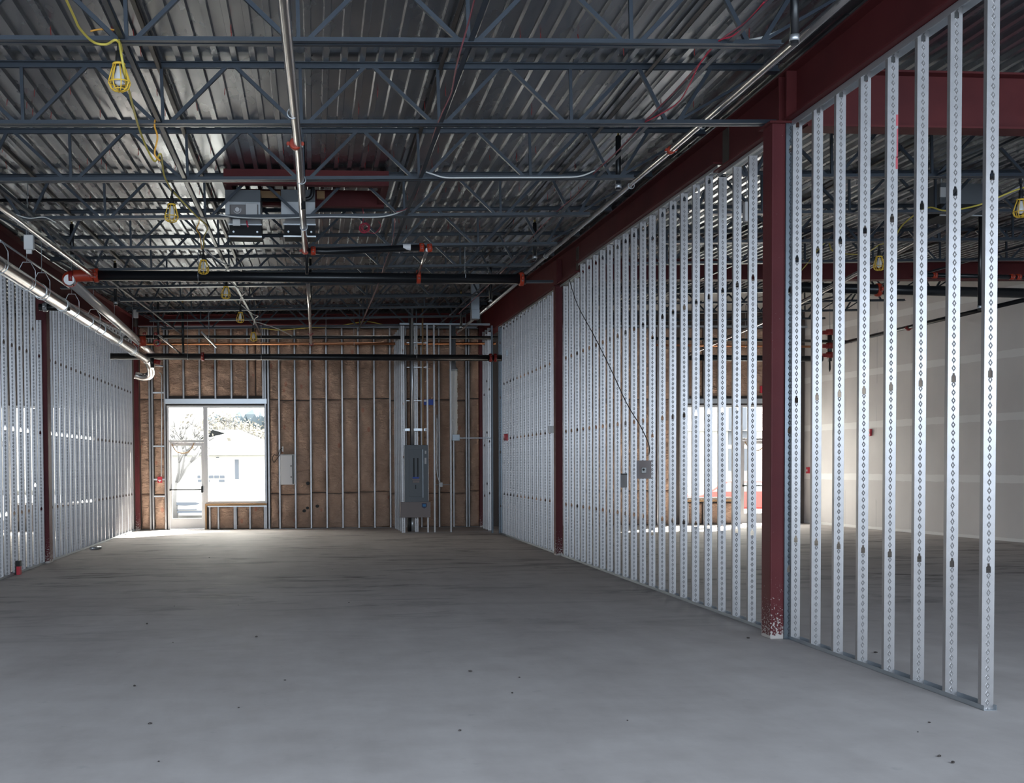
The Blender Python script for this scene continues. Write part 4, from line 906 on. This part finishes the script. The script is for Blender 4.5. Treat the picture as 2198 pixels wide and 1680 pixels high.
# ------------------------------------------------------------------ electrical chase, panel and duct
YC = 25.9
def cx(x): return at(x, 1143, Y=YC).x
CG = 'studs framing the electrical chase'
X0 = cx(862.5)
for i, (dx, Y) in enumerate(((0, YC), (-.01, YC+.42), (-.02, YC+.84), (-.03, YC+1.26), (-.04, YC+1.66))):
    stud(X0+dx, Y, 4.72, .52+.0*i, 'stud of the left chase return, %s one back from the panel front' % ORD[i+1] if i else 'bright stud at the left front corner of the panel chase', CG)
X1 = cx(893)
for i, Y in enumerate((YC, YC+.45, YC+.9)):
    stud(X1-.01*i, Y+(.25 if i == 0 else .3), 4.74, .60, 'bright stud seen above the grey panel, %s' % ('front one' if i == 0 else ORD[i+1]+' one back'), CG)
for i, x in enumerate((919, 933.5, 968.5)):
    X = cx(x); stud(X-.017, YC+.088, 4.74, 1, 'thin edge-on stud right of the grey panel, %s from the panel' % ORD[i+1], CG, rz=math.radians(-90), w=.085, hole=False)
bx('head_plate', (X0-.02, YC-.004, 4.745), (XR-.1, YC+.09, 4.785), 'track', 'head track over the electrical chase framing', 'track')
bx('sill_plate', (X0, YC-.004, 0), (XR-.1, YC+.09, .0015), 'track', 'floor track under the chase framing', 'track')
p0, p1_ = at(868.5, 955, Y=YC-.16), at(919.5, 1077, Y=YC-.16)
root = empty('electrical_panel', ((p0.x+p1_.x)/2, YC-.01, p1_.z), 'tall dark grey electrical panel on the chase framing', 'electrical panel'); w = (p1_.x-p0.x)/2; h = p0.z-p1_.z
mb = MB(); mb.box((-w, -.14, 0), (w, 0, h)); mb.build('panel_tub', 'grey', root, bevel=.004)
mb = MB(); mb.box((-w+.10, -.155, .12), (w-.14, -.142, h-.10)); dd = mb.build('panel_door', 'grey', root, bevel=.004)
mb = MB(); mb.box((w-.13, -.150, .10), (w-.115, -.142, h-.10)); mb.build('trim_strip', 'track', root)
mb = MB(); mb.box((-.075, -.158, .55), (-.045, -.156, 1.0)); mb.box((.015, -.158, .55), (.045, -.156, 1.0)); mb.build('breaker_row', 'rubber', dd)
mb = MB(); mb.box((-.09, -.160, .535), (.055, -.156, .57)); mb.build('blue_label', 'blue', dd)
mb = MB(); mb.box((-.10, -.160, .50), (.075, -.156, .525)); mb.box((-.09, -.160, .44), (.065, -.156, .49)); mb.build('paper_label', 'card', dd)
mb = MB(); mb.box((-.03, -.160, .30), (-.01, -.156, .39)); mb.build('latch', 'rubber', dd)
mb = MB(); mb.box((w-.075, -.143, h-.20), (w-.04, -.1405, h-.13)); mb.box((w-.08, -.143, h-.43), (w-.04, -.1405, h-.29)); mb.build('side_label', 'offwhite', root)
p0, p1_ = at(859.5, 1077.5, Y=YC-.17), at(924.5, 1110, Y=YC-.17)
root = empty('lower_board', ((p0.x+p1_.x)/2, YC-.05, p1_.z), 'taupe board below the grey panel with a small blue badge', 'board'); w = (p1_.x-p0.x)/2; h = p0.z-p1_.z
mb = MB(); mb.box((-w, -.10, 0), (w, .04, h)); mb.build('board_face', 'card', root, bevel=.003)
mb = MB(); mb.prism([(w-.20, h-.03), (w-.09, h-.03), (w-.09, h-.115), (w-.145, h-.15), (w-.20, h-.115)], 'y', -.106, -.101); bd = mb.build('badge', 'navy', root)
mb = MB(); mb.box((w-.18, -.109, h-.105), (w-.11, -.1065, h-.05)); mb.build('badge_centre', 'bluel', bd)
# conduits between panel and roof
for i, (x, r, m_) in enumerate(((884.5, .030, 'galv'), (907, .018, 'wood'), (880, .014, 'dcord'))):
    a = at(x, 952, Y=YC+.1); pipe('panel_conduit', [(a.x, YC-.05, 1.90), (a.x, YC-.05, 5.1)], r, m_, ['wide pale', 'thin tan', 'thin dark'][i]+' conduit rising from the grey panel', 'conduit', 12)
a = at(889, 1130, Y=YC+.12); pipe('panel_conduit', [(a.x-.11, YC+.12, .02), (a.x-.11, YC+.12, .36)], .05, 'rubber', 'dark conduit below the taupe board', 'conduit', 12)
a = at(885, 1130, Y=YC+.12); pipe('panel_conduit', [(a.x, YC+.12, .02), (a.x, YC+.12, .36)], .03, 'galv', 'pale conduit below the taupe board', 'conduit', 12)
for i, (x0, x1, y) in enumerate(((873, 917, 735.5), (873, 917, 788), (872, 915, 860), (869, 917, 922))):
    a, b = at(x0, y, Y=YC-.02), at(x1, y, Y=YC-.02); t = .008 if i < 3 else .028
    mb = MB(); mb.box((0, -.012, -t), (b.x-a.x, .0, t)); 
    root = empty('conduit_strut', a, 'horizontal metal strut across the chase, %s from the top' % ORD[i+1], 'strut', 'struts across the chase')
    mb.build('strut_bar', 'galv', root); mb = MB(); mb.box((b.x-a.x-.05, -.03, -.022), (b.x-a.x, -.013, .022)); mb.build('strut_clip', 'white', root)
small_box(907, 857, 930, 869, YC+.089, .02, 'blue_board', 'blue', 'dark blue piece behind the chase studs', 'board', .002)
# foil duct
a, b = at(973, 700, Y=YC+.35), at(973, 945, Y=YC+.35)
root = empty('foil_duct', (a.x, YC+.35, b.z), 'shiny crinkled foil duct hanging by the back right studs', 'duct'); h1 = at(973, 795, Y=YC+.35).z-b.z; h2 = a.z-b.z
mb = MB(); pr = []
n = 46
for k in range(n+1):
    z = h1*k/n; pr.append((.088+(.008 if k % 2 else 0)+.006*math.sin(k*.9)-(.03*(1-z/.2) if z < .2 else 0), z))
mb.lathe(pr, 24); mb.build('foil_sleeve', 'silverduct', root)
mb = MB(); mb.lathe([(.11, h1), (.10, h1+.03), (.055, h1+.09), (.055, h2)], 20); mb.build('duct_stack', 'track', root)
a = at(978, 939, Y=YC-.02); root = empty('junction_box', a, 'small grey box and arm under the foil duct', 'junction box')
mb = MB(); mb.box((-.08, -.05, -.07), (.09, .04, .07)); mb.build('box_body', 'track', root, bevel=.004)
mb = MB(); mb.box((.09, -.01, -.02), (.86, .03, .0)); mb.build('support_arm', 'track', root)
a = at(946, 1040, Y=YC); root = empty('outlet_box', a, 'small pale outlet box between two thin studs', 'outlet')
mb = MB(); mb.box((-.045, -.02, -.05), (.045, .03, .05)); mb.build('box_body', 'offwhite', root, bevel=.006)
mb = MB(); mb.tube([(-.12, .01, 0), (.22, .01, 0)], .007, 8); mb.build('bracket_bar', 'galv', root)
cord('outlet_cable', [at(938, 890, Y=YC+.02), at(938, 960, Y=YC+.02), at(938, 1010, Y=YC+.02), at(942, 1030, Y=YC+.02), at(945, 1034, Y=YC+.02)], .010, 'galv', 'metal cable dropping to the pale outlet box', 'cable', 8)
o = small_box(1013, 664, 1030, 684, 22.5, .25, 'duct_stub', 'track', 'short galvanized duct stub by the back right beam', 'duct', .004)
mb = MB(); mb.box((-.08, .05, .05), (.08, .2, zb(3.3, 22.5)+JD-o.location.z)); mb.build('duct_riser', 'track', o)

# ------------------------------------------------------------------ right partition fittings
def on_right(x0, y0, x1, y1, X): return at(x0, y0, X=X), at(x1, y1, X=X)
a = at(1382, 1007, Y=13.55)
root = empty('switch_plate', (XR+.02, 13.60, 1.46), 'square grey plate with a switch box fixed across the studs', 'switch plate')
c0, c1 = at(1367, 988, Y=13.79), at(1398, 1027, Y=13.79)
root.location = ((c0.x+c1.x)/2, 13.793, (c0.z+c1.z)/2); w, h = (c1.x-c0.x)/2, (c0.z-c1.z)/2
mb = MB(); mb.box((-w, -.004, -h), (w, .006, h)); mb.build('plate', 'card', root)
mb = MB(); mb.box((-.038, -.045, -.045), (.018, -.004, .025)); bxo = mb.build('switch_box', 'offwhite', root, bevel=.008)
mb = MB(); mb.tube([(-.02, -.052, 0), (-.02, -.045, 0)], .014, 12); mb.build('knob', 'rubber', bxo)
o = small_box(1332, 1018, 1346, 1046, 15.005, .008, 'hanging_bag', 'greyl', 'small grey pouch strapped to a stud left of the switch plate', 'pouch', .002)
mb = MB(); mb.box((-.045, -.004, .085), (.045, .004, .100)); mb.build('strap', 'rubber', o)
pb_ = at(1087, 938, Y=23.96); root = empty('fire_alarm_bell', pb_, 'small red alarm box on the far right partition', 'fire alarm')
mb = MB(); mb.box((-.05, -.05, -.07), (.03, .05, .07)); mb.build('housing', 'sred', root, bevel=.01)
mb = MB(); mb.box((-.06, -.1, -.075), (-.03, -.055, -.02)); mb.build('box_tab', 'dkred', root)
o = small_box(1178, 914, 1189, 929, 19.50, .05, 'outlet_box', 'offwhite', 'pale square box at the last stud before the midway column', 'outlet', .004)
o = small_box(1086, 751, 1092, 763, 24.396, .02, 'steel_clip', 'track', 'bright clip high on the far right partition', 'clip', .002)
pf = at(205, 1176, Z=.03); pipe('pipe_offcut', [(pf.x-.07, pf.y-.10, .031), (pf.x+.07, pf.y+.12, .031)], .03, 'galv', 'short shiny pipe offcut lying by the left partition', 'offcut')
o = bx('floor_box', (XL+.015, 16.72, .001), (XL+.075, 16.82, .19), 'sred', 'small red and black block at the foot of the left studs', 'block')
mb = MB(); mb.box((-.032, -.052, .12), (.032, .052, .20)); mb.box((-.034, -.056, 0), (-.018, .0, .12)); mb.build('black_cover', 'rubber', o)
# debris crumbs
dbm = None; rd = random.Random(11)
for i in range(26):
    x, y = rd.uniform(150, 2050), rd.uniform(1190, 1640)
    p = at(x, y, Z=0)
    if abs(p.x-XR) < .25 or abs(p.x-XL) < .3 or abs(p.x) > 12: continue
    if dbm is None:
        mb = MB(); mb.ball((0, 0, .006), .011, 1, (1.3, .8, .55)); dbm = mb.mesh('floor_crumb'); dbm.materials.append(M['dcord'])
    o = bpy.data.objects.new('floor_crumb', dbm); C.objects.link(o); o.location = (p.x, p.y, .0005); o.scale = (rd.uniform(.5, 1.3),)*3; o.rotation_euler = (0, 0, rd.uniform(0, 6))
    tag(o, 'tiny dark crumb of debris lying on the concrete floor', 'debris', 'crumbs on the floor')

# ------------------------------------------------------------------ neighbouring hall services
pipe('sprinkler_main', [at(1690, 616, Y=YM), at(2230, 630, Y=YM)], .075, 'black', 'thick black sprinkler main in the neighbouring hall', n=20, couplings=[(at(1885, 622, Y=YM), (1, 0, 0))])
pipe('sprinkler_pipe', [at(1800, 738, X=12.2), at(1950, 702, X=12.2), at(2230, 636, X=12.2)], .040, 'black', 'dark pipe sloping along the far drywall', n=14, couplings=[(at(1950, 704, X=12.2), (0, 1, 0))], cm='dkred')
pipe('sprinkler_branch', [at(1985, 590, Y=16.0), at(2240, 596, Y=16.0)], .032, 'black', 'black branch pipe with red couplings beyond the last studs', couplings=[(at(2006, 591, Y=16.0), (1, 0, 0)), (at(2172, 594, Y=16.0), (1, 0, 0)), (at(2186, 594, Y=16.0), (1, 0, 0))])
pipe('sprinkler_pipe', [at(1480, 760, X=7.6), at(1640, 690, X=7.6), at(1920, 545, X=7.6), at(2200, 395, X=7.6)], .030, 'chrome', 'shiny pipe slanting through the neighbouring hall behind the studs')
pipe('thin_black_pipe', [at(1480, 767, Y=24.9), at(1765, 770, Y=24.9)], .065, 'black', 'black crossing pipe near the neighbouring back wall')
pipe('copper_pipe', [at(1400, 740, Y=27.2), at(1760, 744, Y=27.2)], .028, 'copper', 'copper pipe near the neighbouring back wall')
pipe('thin_black_pipe', [at(1400, 726, Y=26.2), at(1830, 733, Y=26.2)], .034, 'black', 'slim black pipe above the neighbouring copper pipe')
root = empty('valve_riser', at(1781, 745, Y=25.5), 'red sprinkler valve riser hanging in the neighbouring hall', 'valve'); P0 = root.location
mb = MB(); mb.tube([at(1781, 718, Y=25.5)-P0, at(1781, 775, Y=25.5)-P0], .05, 14); mb.build('riser_pipe', 'black', root)
mb = MB(); mb.tube([at(1781, 718, Y=25.5)-P0, Vector((0, 0, zb(12, 25.5)+JD-P0.z))], .006, 6); mb.build('threaded_rod', 'track', root)
for y in (713, 742, 762):
    mb = MB(); mb.tube([at(1781, y-6, Y=25.5)-P0, at(1781, y+6, Y=25.5)-P0], .085, 14); mb.box(at(1768, y+4, Y=25.45)-P0, at(1794, y-3, Y=25.52)-P0); mb.build('valve_flange', 'dkred', root)
mb = MB(); mb.tube([at(1781, 775, Y=25.5)-P0, at(1781, 792, Y=25.5)-P0, at(1781, 798, Y=25.5)-P0], [.016, .022, .004], 10); mb.build('drain_tip', 'rubber', root)
for i, (x, y) in enumerate(((1872, 928), (1732, 1009))):
    p = at(x, y, X=(12.95, 12.56)[i]); p.y = min(p.y, YB-.2); root = empty('fire_alarm_station', (12.56+(YB-p.y)*.129, p.y, p.z), 'small red alarm box on the far drywall, %s one' % ('nearer and higher' if i == 0 else 'farther and lower'), 'fire alarm', 'red alarm boxes on the drywall')
    mb = MB(); mb.box((-.05, -.06, -.08), (0, .06, .08)); mb.build('housing', 'sred', root, bevel=.006)
    mb = MB(); mb.box((-.056, -.03, -.03), (-.05, .03, .02)); mb.build('front_plate', 'white', root)
drop(2103, 575, 665, 9.2, 'vertical black sprinkler drop in the neighbouring hall', 'black drops in the neighbouring hall')
air = empty('air_unit', at(2010, 432, Y=13.9), 'dark air unit on the ceiling of the neighbouring hall', 'air unit', 'ceiling air units')
mb = MB(); mb.box((-.12, -.3, -.10), (.45, .3, .16)); mb.build('casing', 'grey', air, bevel=.006)
mb = MB(); zt = zb(7.5, 13.9)+JD-air.location.z
for a in (-.1, .43):
    for b in (-.28, .28): mb.tube([(a, b, .15), (a, b, zt)], .006, 6)
mb.build('hanger_rods', 'track', air)
mb = MB(); mb.box((-.12, -.31, -.24), (.42, .2, -.101)); mb.build('duct_collar', 'void', air)
mb = MB(); mb.box((-.13, -.32, -.25), (.43, -.30, -.235)); mb.build('collar_lip', 'galv', air)
mb = MB(); mb.box((-.13, -.32, -.02), (-.06, -.30, .10)); mb.build('control_cover', 'offwhite', air)

small_box(1632, 828, 1641, 843, YS-.04, .04, 'alarm_strobe', 'sred', 'small red alarm strobe above the neighbouring door', 'fire alarm', .004)
o = small_box(1599, 432, 1613, 474, 12.2, .08, 'wrapped_box', 'offwhite', 'pale plastic wrapped box hanging in the neighbouring hall behind the studs', 'box')
mb = MB(); mb.tube([(0, .04, .08), (0, .04, zb(5.5, 12.2)+JD-o.location.z)], .004, 6); mb.build('hanging_rod', 'track', o)
# ------------------------------------------------------------------ outdoors behind the shopfronts
mb = MB(); mb.prism([(YB+.25, -.02), (31, -.03), (42, -.67), (140, -.67), (140, -1), (YB+.25, -1)], 'x', -60, 90); o = mb.build('parking_ground', 'asph'); o['kind'] = 'structure'; tag(o, None, None)
def house(x0, x1, y0, y1, zw, zr, label, hip=2.5, roof='shingle', wins=()):
    root = empty('house', ((x0+x1)/2, y0, 0), label, 'building'); cx_ = root.location.x
    a, b = x0-cx_, x1-cx_; d = y1-y0
    mb = MB(); mb.box((a, 0, -.67), (b, d, zw)); mb.build('wall', 'render', root)
    mb = MB(); o_ = .5; v = [mb.bm.verts.new(p) for p in ((a-o_, -o_, zw), (b+o_, -o_, zw), (b+o_, d+o_, zw), (a-o_, d+o_, zw), (a+hip, d/2, zr), (b-hip, d/2, zr))]
    for f in ((0, 1, 5, 4), (1, 2, 5), (2, 3, 4, 5), (3, 0, 4), (3, 2, 1, 0)): mb.bm.faces.new([v[i] for i in f])
    mb.build('roof', roof, root)
    for (wx, wz, ww, wh) in wins:
        mb = MB(); mb.box((wx-cx_, -.05, wz), (wx-cx_+ww, -.01, wz+wh)); mb.build('window', 'cardk', root)
    return root
Yh = 62
pw = lambda x, y, Y=Yh: at(x, y, Y=Y)
e = pw(480, 976); r_ = pw(520, 922, Yh+5); wn, wn2 = pw(504.5, 1028), pw(512.5, 986)
house(pw(443, 976).x-3, pw(620, 976).x, Yh, Yh+10, e.z, r_.z, 'white building with a pale blue hipped roof seen through the window', 4.5, wins=[(wn.x, wn.z, wn2.x-wn.x, wn2.z-wn.z)]+[(pw(a, b).x, pw(a, b).z, pw(c, d).x-pw(a, b).x, pw(c, d).z-pw(a, b).z) for a, b, c, d in ((424, 1026, 430, 1020), (436, 1026, 446, 1020), (448, 1026, 458, 1020), (460, 1026, 470, 1020), (472, 1026, 482, 1020), (425, 1034, 433, 1029), (445, 1034, 450, 1029), (470, 1034, 482, 1029), (464, 983, 470, 981))])
e = pw(380, 975, 80); house(pw(340, 960, 80).x, pw(425, 960, 80).x, 80, 88, pw(380, 962, 80).z, pw(400, 938, 84).z, 'pale low building with a grey-blue roof seen through the door transom', 3)
house(pw(1450, 960, 70).x, pw(1680, 960, 70).x, 70, 80, pw(1500, 925, 70).z, pw(1500, 900, 75).z, 'white building seen through the neighbouring window', 3, wins=[(pw(1563, 954, 70).x, pw(1563, 954, 70).z, 1.2, 2.4), (pw(1563, 1010, 70).x, pw(1563, 1010, 70).z, 1.2, 1.4)])
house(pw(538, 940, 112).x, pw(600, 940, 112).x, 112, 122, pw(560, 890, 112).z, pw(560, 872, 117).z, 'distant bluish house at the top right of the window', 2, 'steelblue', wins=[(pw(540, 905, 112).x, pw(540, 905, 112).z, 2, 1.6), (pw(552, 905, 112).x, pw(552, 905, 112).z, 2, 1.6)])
mb = MB(); n = 24
g = []
for i in range(n+1):
    X = -60+150*i/n; zt_ = 9+1.2*math.sin(i*.9)
    g.append([mb.bm.verts.new(p) for p in ((X, 92, -.3), (X, 100, 4), (X, 112, zt_-2), (X, 128, zt_))])
for a, b in zip(g, g[1:]):
    for k in range(3): f = mb.bm.faces.new((a[k], b[k], b[k+1], a[k+1])); f.smooth = True
M['hill'] = mat('dry_slope', (.062, .064, .066), .9); o = mb.build('hillside', 'hill'); o['kind'] = 'structure'
def tree(px, Y, top_y, label, seed, leafy=1.0, trunk=.22):
    b = at(px, 1000, Y=Y); b.z = 0; t = at(px, top_y, Y=Y).z; rt = random.Random(seed)
    root = empty('tree', (b.x, Y, 0), label, 'tree', 'trees outside'); mb = MB(); tips = []
    def grow(p, d, L, r, lv):
        q2 = p+d*L; mb.tube([p, (p+q2)/2+Vector((rt.uniform(-.05, .05)*L, 0, 0)), q2], [r, r*.85, r*.65], 6)
        if lv == 0: tips.append(q2); return
        for _ in range(3 if lv > 1 else 4):
            dd = (d+Vector((rt.uniform(-.9, .9), rt.uniform(-.9, .9), rt.uniform(-.1, .6)))).normalized(); grow(q2, dd, L*rt.uniform(.55, .8), r*.6, lv-1)
    H = t; grow(Vector((0, 0, -.69)), Vector((.06, 0, 1)).normalized(), H*.38, trunk, 4); mb.build('trunk', 'bark', root)
    mb = MB()
    for p in tips:
        for _ in range(int(3*leafy)):
            c = p+Vector((rt.gauss(0, .35), rt.gauss(0, .35), rt.gauss(0, .25))); s_ = rt.uniform(.06, .14); a = Vector((rt.uniform(-1, 1), rt.uniform(-1, 1), rt.uniform(-1, 1))).normalized(); b_ = a.orthogonal().normalized()
            mb.face([c+a*s_, c+b_*s_*.6, c-a*s_, c-b_*s_*.6])
    mb.build('foliage', 'leaf', root)
tree(374, 48, 868, 'bare pale tree outside the door transom', 1, .5, .15)
tree(455, 78, 880, 'leafy pale tree outside, left above the white building', 2, 2.2)
tree(500, 84, 880, 'leafy pale tree outside, middle above the white building', 3, 2.5)
tree(545, 86, 885, 'leafy pale tree outside, right above the white building', 4, 2.5)
mb = MB(); rh = random.Random(2)
for i in range(26):
    mb.ball((rh.uniform(-4, 4), rh.uniform(-.5, .5), rh.uniform(0, .7)), rh.uniform(.4, .75), 1)
p = at(558, 913, Y=88); o = mb.build('hedge', 'hedge'); o.location = p; tag(o, 'dark blue-green hedge behind the white building roof', 'hedge')
# parked cars
def car(loc, rz, label, m='carp', L=4.6, W=1.82, H=1.5, truck=False):
    root = empty('car', loc, label, 'car', rz=rz)
    # side profile (y along length, front at -y)
    if truck: pr = [(0, .45), (0, .95), (1.3, 1.12), (1.9, 1.75), (3.0, 1.8), (3.15, 1.15), (L, 1.12), (L, .5)]
    else: pr = [(0, .32), (-.03, .62), (.12, .86), (1.15, 1.02), (1.95, H), (3.5, H), (4.25, 1.02), (L, .92), (L, .36)]
    mb = MB(); mb.prism(pr, 'x', -W/2, W/2); mb.build('car_body', m, root, bevel=.07)
    mb = MB()
    if truck: mb.prism([(1.45, 1.2), (1.95, 1.68), (2.9, 1.72), (3.0, 1.2)], 'x', -W/2-.005, W/2+.005)
    else: mb.prism([(1.30, 1.06), (2.0, H-.07), (3.4, H-.07), (4.05, 1.06)], 'x', -W/2-.005, W/2+.005); mb.face([(-W/2+.12, 1.20, 1.06), (W/2-.12, 1.20, 1.06), (W/2-.2, 1.90, H-.04), (-W/2+.2, 1.90, H-.04)])
    mb.build('windows', 'cardk' if truck else 'cargl', root)
    for s_ in (-1, 1):
        for y in (.85, L-.95):
            mb = MB(); mb.tube([(s_*(W/2-.2), y, .33), (s_*(W/2+.01), y, .33)], .33, 20); w = mb.build('wheel', 'rubber', root)
            mb = MB(); mb.tube([(s_*(W/2+.01), y, .33), (s_*(W/2+.02), y, .33)], .19, 14); mb.build('hub_cap', 'galv', w)
    mb = MB(); mb.prism([(-.62, .66), (-.45, .60), (0, .575), (.45, .60), (.62, .66), (.45, .72), (-.45, .72)], 'y', -.07, -.02); mb.build('grille', 'cardk', root)
    mb = MB(); mb.box((-.75, -.06, .26), (.75, -.02, .36)); mb.box((-.5, -.07, .40), (.5, -.03, .43)); mb.build('bumper_intake', 'cardk', root)
    mb = MB(); mb.box((-.85, -.05, .66), (-.60, .0, .76)); mb.box((.60, -.05, .66), (.85, .0, .76)); mb.build('headlight', 'offwhite', root)
    return root
pc = at(394, 1104, Z=0)
pc = at(397, 1100, Y=48); car((pc.x, 48, -.67), 0, 'white car parked nose-on right outside the glass door')
pt = pw(1615, 1060, 46); car((pt.x+2.0, 46, -.67), math.radians(90), 'dark red car parked outside the neighbouring door', m='dkred')
